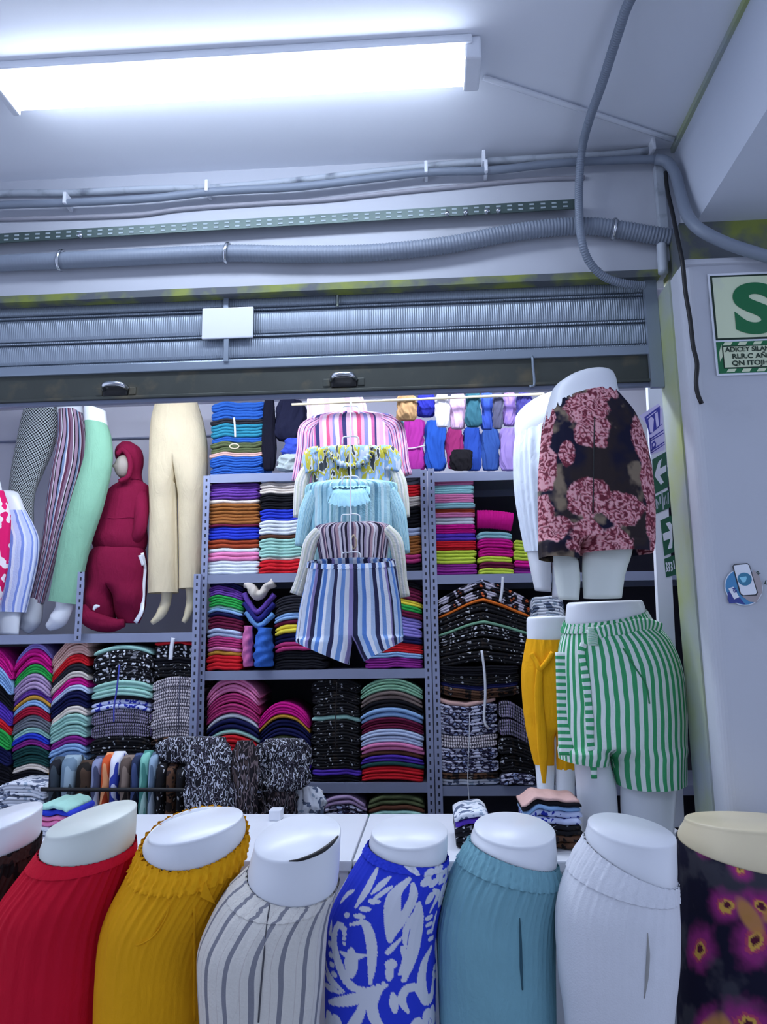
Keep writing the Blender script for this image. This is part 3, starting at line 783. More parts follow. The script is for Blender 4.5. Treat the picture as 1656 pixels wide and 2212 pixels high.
r, g = fgmann('dark trousers with pink and orange butterfly print on a cream half mannequin', 2.12,
       ((1482, 1770), (1772, 1778), -2), ((1466, 1814), (1790, 1858), 8), [(1463, 1850, 1800, 1900), (1464, 1920, 1806, 1960), (1465, 2000, 1806, 2020), (1466, 2212, 1800, 2212)],
       VC, stumpmat=SKIN, band=0, colfn=fly_col, seg=300, n=240, pl=(30, 0.004, 5.0))

# --- mannequins hung or stood in the opening on the right ---------------------------------------------------
def leg(name, parent, rows, Y0, mat, cap1=True, n=24, seg=32, **k):
    return ringbody(name, rows, Y0, mat, parent, n=n, seg=seg, cap1=cap1, **k)
# green stripe shorts
CT = 0.95
YG = 2.60
base = pt(1345, 1790, YG); base.z = CT
gm = empty('shorts_mannequin', base, 'green and white striped belted shorts on a white half mannequin', 'mannequin')
ringbody('torso', [(1228, 1302, 1384, 1296, 4, .6), (1224, 1306, 1387, 1299, 4, .6), (1221, 1345, 1394, 1322, 8, .6), (1230, 1400, 1400, 1390, 0, .5)], YG, MANN, gm, n=20, seg=40, cap0=True)
leg('leg', gm, [(1240, 1560, 1310, 1560, 0, .6), (1240, 1648, 1318, 1648, 0, .65), (1244, 1700, 1330, 1700, 0, .7), (1252, yz(1252, YG, CT), 1336, yz(1336, YG, CT), 0, .75)], YG, MANN)
leg('leg', gm, [(1345, 1560, 1455, 1560, 0, .5), (1340, 1690, 1462, 1690, 0, .55), (1340, 1745, 1458, 1745, 0, .6), (1345, yz(1345, YG, CT), 1454, yz(1454, YG, CT), 0, .65)], YG, MANN)
GSTR = stripes('green_stripe', [(0, 'dfe9e4'), (0.5, '3f9f68')], 44, wob=0.012)
GSTR_H = stripes('green_stripe_cross', [(0, 'dfe9e4'), (0.5, '3f9f68')], 17, axis=1)
GLEG = stripes('green_stripe_leg', [(0, 'dfe9e4'), (0.5, '3f9f68')], 27, wob=0.012)
GH = [(1221, 1345, 1391, 1318, 12, .62), (1213, 1372, 1412, 1346, 9, .62), (1206, 1400, 1443, 1376, 6, .62), (1204, 1450, 1470, 1440, 0, .62), (1205, 1530, 1481, 1530, 0, .62), (1206, 1608, 1482, 1606, 0, .62)]
sh_ = pants('shorts', GH, [(1206, 1608, 1314, 1610, 0, 1.5), (1206, 1625, 1315, 1634, 0, 1.45), (1207, 1638, 1312, 1652, 0, 1.4)], [(1314, 1608, 1482, 1606, 0, 1.0), (1322, 1650, 1482, 1646, 0, .98), (1332, 1694, 1481, 1690, 4, .98)],
            YG, GSTR, gm, n=44, nl=20, seg=220, nb=24, ripple=pleats(40, 0.012, 6, 0.05, 3), legripple=pleats(9, 0.02, 0, 0.5, 5))
ringbody('waistband', [(1219, 1344, 1393, 1317, 12, .62), (1213, 1366, 1405, 1338, 10, .62)], YG, GSTR, sh_, n=10, seg=220, ripple=lambda v, a: 0.015 * math.sin(40 * a), grow=0.003)
bl = surfline(sh_, [(1272, 1375), (1300, 1366), (1340, 1360), (1370, 1352), (1400, 1352), (1424, 1362)], 0.006)
sweep('belt', bl, 0.020, GSTR_H, sh_, seg=8, n=20, flat=0.2, flatdir=(0, 1, 0), uvon=True)
lp = surfline(sh_, [(1282, 1358), (1282, 1378), (1282, 1396)], 0.010)
sweep('belt_loop', lp, 0.016, GSTR_H, sh_, seg=8, n=10, flat=0.25, uvon=True)
sa = surfline(sh_, [(1262, 1392), (1258, 1410), (1264, 1450), (1270, 1500), (1275, 1560), (1276, 1600)], 0.008) + [pt(1280, 1640, YG - 0.10), pt(1283, 1682, YG - 0.10)]
sweep('sash', sa, [0.012, 0.010, 0.013, 0.010, 0.013, 0.011, 0.012, 0.009], GSTR_H, sh_, seg=8, n=40, flat=0.25, uvon=True)
pa = surfline(sh_, [(1217, 1410), (1219, 1480), (1221, 1550)], 0.004) + [pt(1224, 1632, YG - 0.075)]
sweep('side_panel', pa, 0.024, stripes('green_stripe_panel', [(0, 'dfe9e4'), (0.5, '3f9f68')], 15, axis=1), sh_, seg=8, n=30, flat=0.15, uvon=True)
sweep('pocket', surfline(sh_, [(1345, 1400), (1370, 1440), (1395, 1480), (1402, 1520)], 0.001), 0.0025, plain('pocket_green', '2f7f50', 0.9), sh_, seg=6, n=16)
# floral shorts above, on a pole
YF = 2.40
base = pt(1280, 1296, YF)
fm = empty('shorts_mannequin', Vector((base.x, YF, CT)), 'dark shorts with pink rose print on a scuffed white half mannequin', 'mannequin')
ringbody('torso', [(1206, 836, 1326, 812, -30, .6), (1192, 846, 1331, 824, -26, .6), (1184, 870, 1333, 838, -20, .6), (1172, 930, 1350, 900, -8, .6), (1185, 980, 1360, 980, 0, .5)], YF, MANN, fm, n=30, seg=48, cap0=True)
leg('leg', fm, [(1190, 1130, 1240, 1130, 0, .6), (1194, 1205, 1248, 1205, 0, .65), (1198, 1250, 1253, 1250, 0, .75), (1206, 1294, 1250, 1296, 0, .8)], YF, MANN_OLD)
leg('leg', fm, [(1262, 1130, 1372, 1130, 0, .5), (1258, 1195, 1364, 1195, 0, .55), (1257, 1240, 1350, 1240, 0, .65), (1260, 1292, 1342, 1292, 0, .7)], YF, MANN_OLD)
fs = pants('shorts', [(1181, 888, 1332, 848, -14, .62), (1172, 920, 1372, 898, -4, .62), (1166, 980, 1398, 975, 0, .62), (1161, 1040, 1411, 1070, 0, .62), (1162, 1165, 1413, 1165, 0, .60)],
           [(1162, 1165, 1252, 1165, 0, 1.6), (1163, 1185, 1252, 1188, 0, 1.55), (1165, 1206, 1250, 1211, 0, 1.5)], [(1252, 1165, 1413, 1165, 0, .94), (1252, 1182, 1412, 1180, 0, .94), (1254, 1197, 1410, 1194, 0, .94)],
           YF, VC, fm, n=170, nl=60, seg=320, nb=50, ripple=pleats(30, 0.014, 2.5, 0.1, 2), legripple=pleats(7, 0.02, 0, 0.5, 7), colfn=rose_col)
sweep('fly_seam', surfline(fs, [(1284, 900), (1282, 980), (1281, 1060), (1280, 1110)], 0.0), 0.002, BLACK, fs, seg=6, n=14)
sweep('hanging_cord', [pt(1270, 835, YF), pt(1272, 812, YF + 0.06), pt(1274, 800, 2.535)], 0.002, PLASTIC_W, fm, seg=6, n=8)
# white skirt mannequin behind it
YH = 3.16
base = pt(1190, 1277, YH)
wm = empty('skirt_mannequin', Vector((base.x, YH, CT)), 'white gathered shorts on a white half mannequin behind the rose print shorts', 'mannequin')
ringbody('torso', [(1125, 888, 1230, 850, -18, .6), (1113, 902, 1240, 862, -16, .6), (1112, 945, 1246, 915, -8, .6), (1124, 990, 1236, 985, 0, .5)], YH, MANN, wm, n=24, seg=40, cap0=True)
leg('leg', wm, [(1140, 1130, 1185, 1130, 0, .6), (1138, 1191, 1190, 1191, 0, .8), (1146, 1235, 1190, 1235, 0, .95), (1155, 1275, 1190, 1278, 0, .95)], YH, MANN)
leg('leg', wm, [(1190, 1120, 1250, 1120, 0, .9), (1192, 1191, 1240, 1191, 0, .95), (1192, 1290, 1236, 1290, 0, .95)], YH, MANN)
ringbody('shorts', [(1112, 945, 1248, 912, -8, .64), (1108, 985, 1256, 975, 0, .64), (1112, 1060, 1262, 1060, 0, .64), (1122, 1130, 1262, 1130, 0, .64), (1134, 1192, 1256, 1192, 2, .64)], YH, fabric('dde6f2'), wm, n=40, seg=140, ripple=pleats(22, 0.055, 1.0, 0.25, 4))
sweep('hanging_cord', [pt(1168, 880, YH), pt(1166, 852, 3.24)], 0.002, PLASTIC_W, wm, seg=6, n=4)
# mustard shorts
YM = 2.88
base = pt(1190, 1727, YM); base.z = CT
mm = empty('shorts_mannequin', base, 'mustard tie-waist shorts on a white half mannequin beside the green striped shorts', 'mannequin')
ringbody('torso', [(1140, 1333, 1228, 1331, 0, .6), (1137, 1337, 1230, 1335, 2, .6), (1138, 1384, 1230, 1384, 4, .6), (1146, 1430, 1226, 1430, 0, .5)], YM, MANN, mm, n=20, seg=40, cap0=True)
leg('leg', mm, [(1140, 1560, 1200, 1560, 0, .9), (1155, 1650, 1198, 1650, 0, .95), (1164, yz(1164, YM, CT), 1194, yz(1194, YM, CT), 0, .95)], YM, MANN)
leg('leg', mm, [(1190, 1560, 1250, 1560, 0, .9), (1198, 1650, 1242, 1650, 0, .95), (1200, yz(1200, YM, CT), 1240, yz(1240, YM, CT), 0, .95)], YM, MANN)
ms = pants('shorts', [(1137, 1379, 1234, 1379, 6, .66), (1131, 1410, 1240, 1410, 4, .66), (1125, 1455, 1246, 1455, 0, .66), (1129, 1530, 1250, 1530, 0, .66), (1134, 1565, 1250, 1565, 0, .66)],
           [(1134, 1565, 1197, 1565, 0, 1.2), (1142, 1610, 1198, 1610, 0, 1.15), (1152, 1650, 1198, 1652, 0, .95)], [(1197, 1565, 1250, 1565, 0, 1.3), (1197, 1620, 1246, 1620, 0, 1.2), (1198, 1660, 1242, 1662, 0, .95)],
           YM, MUST, mm, n=40, nl=16, seg=140, ripple=pleats(26, 0.022, 5, 0.1, 9), legripple=pleats(6, 0.03, 0, 0.5, 2))
sw = surfline(ms, [(1150, 1412), (1160, 1432), (1166, 1445), (1180, 1430), (1192, 1410)], 0.008); sweep('knot', sw, 0.009, MUST, ms, seg=8, n=20)
sw = surfline(ms, [(1166, 1445), (1164, 1500), (1168, 1560)], 0.008) + [pt(1172, 1630, YM - 0.07), pt(1175, 1692, YM - 0.07)]
sweep('sash', sw, [0.012, 0.016, 0.018, 0.018, 0.006], MUST, ms, seg=8, n=26, flat=0.3)

# --- mannequins on the high left shelf ----------------------------------------------------------------------
YL = 3.77
SHELF_Z = 1.632
def foot(parent, pts, rad, Y, mat):
    return sweep('foot', pxs(pts, Y), rad, mat, parent, seg=12, n=18, flat=0.9)
base = pt(380, 1345, YL); base.z = SHELF_Z
bm_ = empty('trouser_mannequin', base, 'beige straight trousers on a cream leg mannequin next to the maroon hooded set', 'mannequin')
BEIG = fabric('d6c8a8')
ringbody('torso', [(338, 850, 424, 848, 0, .6), (335, 880, 428, 880, 0, .62), (330, 920, 440, 920, 0, .6)], YL, SKIN, bm_, n=10, seg=36, cap0=True)
bt = pants('trousers', [(336, 872, 427, 872, 0, .64), (328, 905, 438, 908, 0, .64), (324, 950, 446, 950, 0, .66), (323, 985, 447, 985, 0, .64)],
           [(323, 985, 384, 985, 0, 1.28), (323, 1030, 382, 1030, 0, 1.2), (324, 1100, 382, 1100, 0, .9), (322, 1200, 384, 1200, 0, .9), (321, 1282, 385, 1280, 0, .9)], [(384, 985, 447, 985, 0, 1.28), (386, 1030, 446, 1030, 0, 1.2), (386, 1100, 442, 1100, 0, .9), (387, 1200, 437, 1200, 0, .9), (387, 1272, 431, 1270, 0, .9)],
           YL, BEIG, bm_, n=30, nl=40, seg=96, ripple=pleats(10, 0.006, 3, 0.1, 1))
foot(bm_, [(361, 1260), (358, 1300), (346, 1328), (328, 1346)], [0.034, 0.026, 0.026, 0.012], YL, SKIN)
foot(bm_, [(412, 1260), (412, 1300), (404, 1330), (396, 1344)], [0.03, 0.024, 0.022, 0.012], YL + 0.03, SKIN)
# pale green
base = pt(140, 1360, YL - 0.11); base.z = SHELF_Z
g2 = empty('trouser_mannequin', base, 'pale mint green trousers on a leaning white leg mannequin', 'mannequin')
MINT = fabric('86b89c')
ringbody('torso', [(183, 876, 228, 888, 0, .7), (182, 884, 229, 896, 0, .7), (184, 915, 232, 920, 0, .7)], YL - 0.11, MANN, g2, n=10, seg=36, cap0=True)
ringbody('trousers', [(184, 910, 231, 916, 0, .8), (186, 945, 240, 946, 0, .8), (182, 990, 242, 998, 0, .8), (158, 1070, 224, 1087, 0, .8), (134, 1153, 197, 1170, 0, .8), (119, 1230, 180, 1240, 0, .8), (106, 1298, 167, 1306, 0, .8)], YL - 0.11, MINT, g2, n=50, seg=60, ripple=pleats(8, 0.01, 1, 0.5, 3))
foot(g2, [(140, 1290), (138, 1315), (124, 1340), (104, 1356)], [0.045, 0.04, 0.045, 0.02], YL - 0.11, MANN)
# multi stripe
base = pt(70, 1365, YL + 0.05); base.z = SHELF_Z
g3 = empty('trouser_mannequin', base, 'plum, white and black striped trousers on a leaning white leg mannequin', 'mannequin')
PLUM = stripes('plum_stripe', [(0, '8f6f86'), (0.2, 'e6e2ea'), (0.28, '17141f'), (0.36, 'b79ab0'), (0.6, '2a1e30'), (0.68, '7d93b8'), (0.8, 'e6e2ea'), (0.86, '6a3a52')], 7, wob=0.06)
ringbody('torso', [(124, 870, 176, 868, 0, .7), (124, 895, 178, 892, 0, .7)], YL + 0.05, MANN, g3, n=6, seg=30, cap0=True)
ringbody('trousers', [(126, 888, 176, 886, 0, .8), (126, 940, 186, 940, 0, .8), (116, 1000, 184, 1000, 0, .8), (104, 1070, 164, 1076, 0, .8), (94, 1150, 136, 1156, 0, .8), (82, 1220, 116, 1226, 0, .8), (64, 1300, 94, 1304, 0, .8)], YL + 0.05, PLUM, g3, n=50, seg=60, ripple=pleats(8, 0.02, 1, 0.6, 5))
foot(g3, [(78, 1292), (74, 1318), (66, 1345), (54, 1362)], [0.036, 0.042, 0.05, 0.03], YL + 0.05, MANN)
# houndstooth
base = pt(50, 1365, YL + 0.11); base.z = SHELF_Z
g4 = empty('trouser_mannequin', base, 'black and white checked trousers on a white leg mannequin', 'mannequin')
mC, nt, b = nodes('small_check'); tc = N(nt, 'ShaderNodeTexCoord')
mp = N(nt, 'ShaderNodeMapping'); mp.inputs['Scale'].default_value = (70, 120, 1); nt.links.new(tc.outputs['UV'], mp.inputs[0])
ck = N(nt, 'ShaderNodeTexChecker', i_Scale=1.0); ck.inputs['Color1'].default_value = (*lin('15171c'), 1); ck.inputs['Color2'].default_value = (*lin('c6ced0'), 1)
nt.links.new(mp.outputs[0], ck.inputs['Vector']); nt.links.new(ck.outputs[0], b.inputs['Base Color']); b.inputs['Roughness'].default_value = 0.9
ringbody('torso', [(56, 862, 118, 860, 0, .7), (54, 888, 124, 886, 0, .7)], YL + 0.11, MANN, g4, n=6, seg=30, cap0=True)
ringbody('trousers', [(54, 880, 124, 878, 0, .6), (44, 920, 126, 922, 0, .6), (36, 960, 112, 976, 0, .6), (26, 1010, 92, 1022, 0, .6), (20, 1062, 74, 1070, 0, .6), (24, 1140, 72, 1150, 0, .6), (30, 1290, 66, 1290, 0, .6)], YL + 0.11, mC, g4, n=50, seg=60, ripple=pleats(9, 0.015, 1, 0.6, 6))
foot(g4, [(48, 1280), (46, 1310), (40, 1345), (28, 1362)], [0.036, 0.036, 0.04, 0.02], YL + 0.11, MANN)
# blue stripe shorts, nearer
YK = 3.71
base = pt(10, 1372, YK); 
g5 = empty('shorts_mannequin', base, 'sky blue and white striped shorts on a white half mannequin', 'mannequin')
BSTR = stripes('blue_stripe', [(0, 'c4cff2'), (0.45, '7f95dd'), (0.75, 'dfe4f6')], 18, wob=0.03)
ringbody('torso', [(-60, 1060, 30, 1060, 6, .32), (-62, 1068, 40, 1066, 6, .32), (-64, 1104, 54, 1104, 4, .32), (-70, 1160, 70, 1160, 0, .32)], YK, MANN, g5, n=12, seg=36, cap0=True)
ringbody('shorts', [(-66, 1102, 55, 1102, 6, .32), (-80, 1135, 72, 1135, 2, .32), (-86, 1170, 83, 1168, 0, .32), (-86, 1220, 78, 1225, 0, .32), (-80, 1320, 56, 1323, 0, .32)], YK, BSTR, g5, n=30, seg=90, ripple=pleats(14, 0.02, 1, 0.4, 8))
leg('leg', g5, [(-10, 1250, 46, 1250, 0, .5), (-6, 1320, 44, 1320, 0, .5), (0, 1370, 40, 1371, 0, .5)], YK, MANN)
leg('leg', g5, [(-76, 1250, -14, 1250, 0, .5), (-70, 1320, -20, 1320, 0, .5), (-66, 1370, -26, 1371, 0, .5)], YK, MANN)
g6b = pt(-30, 1372, 3.60)
g6 = empty('shorts_mannequin', g6b, 'white shorts with hot pink print on a half mannequin by the striped shorts', 'mannequin')
PINKP = printed('hot_pink_print', [(0, 'e0186a'), (0.46, 'f3e6ee'), (0.56, 'd4145e'), (0.66, 'f3e6ee')], 9, 'noise')
ringbody('torso', [(-90, 1040, 0, 1040, 4, .35), (-92, 1070, 6, 1070, 4, .35)], 3.60, MANN, g6, n=6, seg=30, cap0=True)
ringbody('shorts', [(-94, 1062, 8, 1060, 4, .35), (-104, 1110, 22, 1112, 2, .35), (-108, 1160, 20, 1165, 0, .35), (-108, 1220, 16, 1225, 0, .35), (-100, 1300, -2, 1310, 0, .35)], 3.60, PINKP, g6, n=24, seg=50, ripple=pleats(10, 0.02, 1, 0.4, 8))
leg('leg', g6, [(-50, 1250, -6, 1250, 0, .6), (-46, 1320, -10, 1320, 0, .6), (-40, 1370, -14, 1371, 0, .6)], 3.60, MANN)
# maroon hooded set on a child figure
YC = 3.80
base = pt(255, 1355, YC); base.z = SHELF_Z
hm = empty('child_mannequin', base, 'maroon hooded top and joggers on a pale child mannequin with a face', 'mannequin')
MAR = fabric('7c1038')
top = ringbody('hooded_top', [(262, 1030, 302, 1028, 0, .8), (256, 1042, 308, 1040, 0, .75), (238, 1054, 320, 1050, 0, .6), (224, 1076, 322, 1072, 0, .6), (214, 1110, 318, 1106, 0, .64), (205, 1145, 316, 1142, 0, .7), (200, 1165, 317, 1163, 0, .72), (204, 1182, 314, 1181, 0, .7), (212, 1192, 308, 1191, 0, .66)], YC, MAR, hm, n=50, seg=80, ripple=pleats(7, 0.012, 0, 0.8, 2), cap1=True)
# hood: shell open at the side the face looks out of
hd = []
hc = pt(282, 996, YC); hr = 0.072
ringbody('hood', [(262, 956, 284, 955, 0, .9), (252, 968, 300, 966, 0, 1.0), (250, 984, 307, 982, 0, 1.05), (256, 1005, 308, 1003, 0, 1.0), (262, 1025, 305, 1024, 0, .9), (258, 1040, 308, 1038, 0, .85)], YC, MAR, top, n=40, seg=60, ripple=pleats(5, 0.02, 0, 0.6, 9), cap0=True)
# face: an egg with brow, nose, lips, chin, turned to the left
fV, fF = [], []
fc_ = pt(267, 1008, YC - 0.062); nu, nv = 28, 24
FW, FH, FD = 0.040, 0.060, 0.046
fdir = Vector((-0.75, -0.66, 0)).normalized(); fs_ = Vector((0.66, -0.75, 0)).normalized()
rings = []
for i in range(nv + 1):
    th = math.pi * i / nv; ring = []
    for j in range(nu):
        ph = 2 * math.pi * j / nu
        d, s, z = math.sin(th) * math.cos(ph), math.sin(th) * math.sin(ph), math.cos(th)
        k = 1.0
        if d > 0:
            nose = math.exp(-(s / 0.16)**2 - ((z + 0.08) / 0.20)**2) * 0.28 * (1 if z > -0.25 else 0.4)
            lips = math.exp(-(s / 0.24)**2 - ((z + 0.42) / 0.07)**2) * 0.08 + math.exp(-(s / 0.22)**2 - ((z + 0.54) / 0.06)**2) * 0.08
            eye = -math.exp(-((abs(s) - 0.36) / 0.16)**2 - ((z - 0.12) / 0.11)**2) * 0.12
            chin = math.exp(-(s / 0.3)**2 - ((z + 0.82) / 0.15)**2) * 0.10
            k += nose + lips + eye + chin
        ring.append(fc_ + fdir * (FD * d * k) + fs_ * (FW * s) + Vector((0, 0, FH * z)))
    rings.append(ring)
V, Fc = loft(rings)
fixn(mk('face', V, Fc, plain('mannequin_face', '9c928a', 0.5, vary=0.04), hm))
sweep('hood_rim', pxs([(252, 982), (264, 972), (277, 984), (282, 1006), (276, 1030), (258, 1040)], YC - 0.085), 0.013, MAR, top, seg=10, n=30)
sweep('sleeve', pxs([(300, 1058), (305, 1085, YC - 0.02), (305, 1120, YC - 0.05), (300, 1150, YC - 0.06), (288, 1170, YC - 0.03)], YC), [0.042, 0.042, 0.036, 0.032, 0.03], MAR, top, seg=14, n=26)
sweep('sleeve', pxs([(250, 1064), (238, 1095), (229, 1130), (224, 1160)], YC), [0.04, 0.04, 0.036, 0.03], MAR, top, seg=14, n=22)
sweep('front_pocket', surfline(top, [(224, 1118), (250, 1120), (280, 1118), (300, 1120)], 0.001), 0.0025, MAR, top, seg=6, n=20)
jg = pants('joggers', [(206, 1182, 311, 1182, 0, .66), (196, 1196, 314, 1195, 0, .7), (188, 1225, 316, 1222, 0, .72), (187, 1262, 315, 1258, 0, .72)],
           [(187, 1262, 248, 1262, 0, 1.45), (184, 1300, 250, 1300, 0, 1.3), (186, 1330, 250, 1330, 0, .95), (200, 1350, 244, 1350, 0, .9)], [(248, 1262, 315, 1262, 0, 1.4), (248, 1300, 314, 1298, 0, 1.25), (250, 1325, 310, 1322, 0, .95), (258, 1346, 300, 1346, 0, .9)],
           YC, MAR, hm, n=24, nl=24, seg=80, ripple=pleats(8, 0.012, 0, 0.6, 5), legripple=pleats(5, 0.03, 0, 0.6, 4))
sweep('sock_fold', pxs([(188, 1306), (192, 1332), (218, 1346), (246, 1350), (268, 1346)], YC - 0.06), [0.03, 0.046, 0.044, 0.036, 0.02], MAR, jg, seg=12, n=26)
sweep('side_stripe', surfline(jg, [(305, 1195), (311, 1225), (309, 1260), (307, 1300)], 0.003) + [pt(305, 1322, YC - 0.06), pt(292, 1345, YC - 0.06)], 0.011, PLASTIC_W, jg, seg=8, n=26, flat=0.3)
sweep('side_stripe', surfline(jg, [(300, 1200), (307, 1222)], 0.004), 0.012, PLASTIC_W, jg, seg=8, n=10, flat=0.3)
c = pt(208, 1314, YC - 0.135)
sweep('badge', [c + Vector((-0.014, 0, -0.008)), c + Vector((-0.004, 0, 0.008)), c + Vector((0.016, 0, 0.01))], [0.006, 0.011, 0.004], PLASTIC_W, jg, seg=8, n=12, flat=0.3)
# ================================================================== shelving
YF0 = 3.6
mS, nt, b = nodes('slotted_post'); tc = N(nt, 'ShaderNodeTexCoord')
sp = N(nt, 'ShaderNodeSeparateXYZ'); nt.links.new(tc.outputs['Object'], sp.inputs[0])
def mth(op, a, bb=None, cc=None):
    n = N(nt, 'ShaderNodeMath', operation=op)
    for i, v in enumerate((a, bb, cc)):
        if v is None: continue
        if hasattr(v, 'default_value') or hasattr(v, 'links'): nt.links.new(v, n.inputs[i])
        else: n.inputs[i].default_value = v
    return n.outputs[0]
zf = mth('FRACT', mth('MULTIPLY', sp.outputs[2], 1 / 0.034))
hz = mth('LESS_THAN', mth('ABSOLUTE', mth('SUBTRACT', zf, 0.5)), 0.22)
hx = mth('LESS_THAN', mth('ABSOLUTE', sp.outputs[0]), 0.0042)
hole = mth('MULTIPLY', hz, hx)
mx = N(nt, 'ShaderNodeMix', data_type='RGBA'); mx.inputs[6].default_value = (*lin('8f97b4'), 1); mx.inputs[7].default_value = (*lin('1a1c2a'), 1)
nt.links.new(hole, mx.inputs[0]); nt.links.new(mx.outputs[2], b.inputs['Base Color']); b.inputs['Roughness'].default_value = 0.45; b.inputs['Metallic'].default_value = 0.15
POSTM = mS
def post_mesh(name, x, y, z0, z1, side, parent):
    """an L-shaped slotted angle; side=+1: the return runs on the +X edge"""
    w, t, d = 0.032, 0.003, 0.032
    xs = x + side * (w / 2)
    V = boxv(x - w / 2, x + w / 2, y, y + t, z0, z1) + boxv(min(xs, xs - side * t), max(xs, xs - side * t), y + t, y + d, z0, z1)
    Fc = BOXF + [tuple(8 + i for i in f) for f in BOXF]
    me = mk(name, V, Fc, POSTM, None, smooth=False)
    fixn(me)
    # origin in the middle of the front plate, so its slots are centred
    org = Vector(me.location); tgt = Vector((x, y, 0.0))
    me.data.transform(Matrix.Translation(org - tgt)); me.location = tgt
    if parent is not None:
        me.parent = parent; me.location = tgt - Vector(parent.location)
    return me
def shelf_unit(label, x0, x1, y0, y1, decks, ztop, ztl=None):
    u = empty('shelf_unit', Vector(((x0 + x1) / 2, y0, 0)), label, 'shelf')
    post_mesh('post', x0 + 0.016, y0 - 0.004, 0, ztl or ztop, -1, u); post_mesh('post', x1 - 0.016, y0 - 0.004, 0, ztop, 1, u)
    post_mesh('post', x0 + 0.016, y1, 0, ztop, -1, u); post_mesh('post', x1 - 0.016, y1, 0, ztop, 1, u)
    for z in decks:
        V = []; Fc = []
        for bb in ((x0 + 0.03, x1 - 0.03, y0 + 0.004, y1, z - 0.004, z), (x0 + 0.03, x1 - 0.03, y0, y0 + 0.004, z - 0.042, z), (x0 + 0.03, x1 - 0.03, y1 - 0.004, y1, z - 0.04, z)):
            n = len(V); V += boxv(*bb); Fc += [tuple(n + i for i in f) for f in BOXF]
        fixn(mk('shelf', V, Fc, SLOT, u, smooth=False))
    box('shade_backing', x0 + 0.01, x1 - 0.01, y1 + 0.034, y1 + 0.038, 0.05, max(decks), plain('backing_shade', '35333f', 0.8, vary=0.1), u)  # added dark sheet, its colour stands in for shade in the shelf gaps
    return u
xm0, xm1 = pt(434, 1240, YF0).x, pt(927, 1240, YF0).x
ZD = [pt(680, y, YF0).z for y in (1019, 1237, 1447, 1692)]
shelf_unit('tall grey slotted steel shelf unit behind the hanging blouses', xm0, xm1, YF0, 4.02, ZD + [pt(850, 1800, YF0).z], pt(447, 1028, YF0).z, pt(447, 1028, YF0).z)
shelf_unit('grey slotted steel shelf unit behind the rose print and green striped shorts', xm1 + 0.004, 1.30, YF0, 4.02, [pt(1060, y, YF0).z for y in (1019, 1240, 1698)] + [0.42], ZD[0] + 0.0)
YLF = 3.55
xl1 = pt(432, 1300, YLF).x
shelf_unit('low grey slotted steel shelf unit carrying the trouser mannequins', -2.75, xl1, YLF, 3.98, [1.632, 0.92, 0.42], 1.632 + 0.27)
pm = post_mesh('shelf_upright', pt(179, 1300, YLF).x, YLF - 0.036, 1.60, pt(179, 1237, YLF).z, -1, None)
tag(pm, 'short slotted steel upright on the shelf lip before the maroon joggers', 'upright')
box('foot_block', 0, 0.001, 0, 0.001, 0, 0.001, SLOT) if False else None

# ================================================================== folded clothes
PAL = dict(black='14141c', charcoal='2b2b33', grey='6f7580', white='dfe6ee', cream='e0d6cc', beige='c9b49a', purple='6a3f9c', lavender='8f84d0', lilac='b39ac0', navy='161a4a', blue='2b3fc4', royal='2a5cae',
           sky='8fb4e0', pale='bccbe8', teal='2f86a0', aqua='9cd2d8', mint='a4d4c8', green='2fa84e', dkgreen='1f4a48', olive='5a6444', sage='7fae92', lime='c4d84a', yellow='f0dc4a', mustard='d09a3c', orange='e8762c',
           caramel='9a6030', brown='5e3a2c', rust='a8482c', red='d0202c', crimson='a81838', burgundy='6a1a3c', rose='b83a78', pink='e284b4', magenta='d0188c', violet='5a3ab4', plum='8a2a88', taupe='8a7a74', blush='d8b0a8')
PRN = {
 'monochrome print': printed('mono_print', [(0, 'd8dce4'), (0.30, '16161c'), (0.72, '8a8c94')], 42),
 'spotted print': printed('dark_print', [(0, 'b8bcc4'), (0.22, '15151a'), (0.75, '2a2420')], 46),
 'pale print': printed('pale_print', [(0, '4a4652'), (0.28, 'c9c4cc'), (0.62, 'b8a4ac'), (0.85, 'e2e0e4')], 30, 'wave', (1, 1, 2.2), 6),
 'blue print': printed('blue_print', [(0, '2b37a8'), (0.42, 'c9d2f0'), (0.62, '39439c')], 30, 'noise'),
 'zebra print': printed('zebra_print', [(0, '15131c'), (0.45, 'd6d2e0'), (0.75, '6a5c8c')], 24, 'wave', (1.4, 1, 1), 4),
 'orange print': printed('orange_print', [(0, 'd4683c'), (0.24, '17151f'), (0.62, 'b9b4c4')], 30),
 'lilac print': printed('lilac_print', [(0, '9aa6cc'), (0.40, '2c2a44'), (0.52, 'c4c6dc'), (0.70, '5a4a6c')], 34, 'noise', (1, 1, 1.5)),
 'silver print': printed('silver_print', [(0, '5f6c86'), (0.44, 'dfe4ee'), (0.62, '9fb0c4')], 26, 'noise'),
 'brown print': printed('brown_print2', [(0, '1a1414'), (0.45, '5c4030'), (0.58, '2a2022'), (0.66, 'a8a4a0')], 26, 'noise'),
}
def cmat(c):
    return PRN[c] if c in PRN else fabric(PAL[c])
NAMES = dict(dkgreen='dark green', pale='pale blue', sky='sky blue', royal='royal blue', crimson='crimson', blush='blush pink')
ORD = ['topmost', 'second', 'third', 'fourth', 'fifth', 'sixth', 'seventh', 'eighth', 'ninth', 'tenth', 'eleventh', 'twelfth', 'thirteenth', 'fourteenth', 'fifteenth', 'sixteenth', 'seventeenth', 'eighteenth', 'nineteenth', 'twentieth']
RG = random.Random(11)

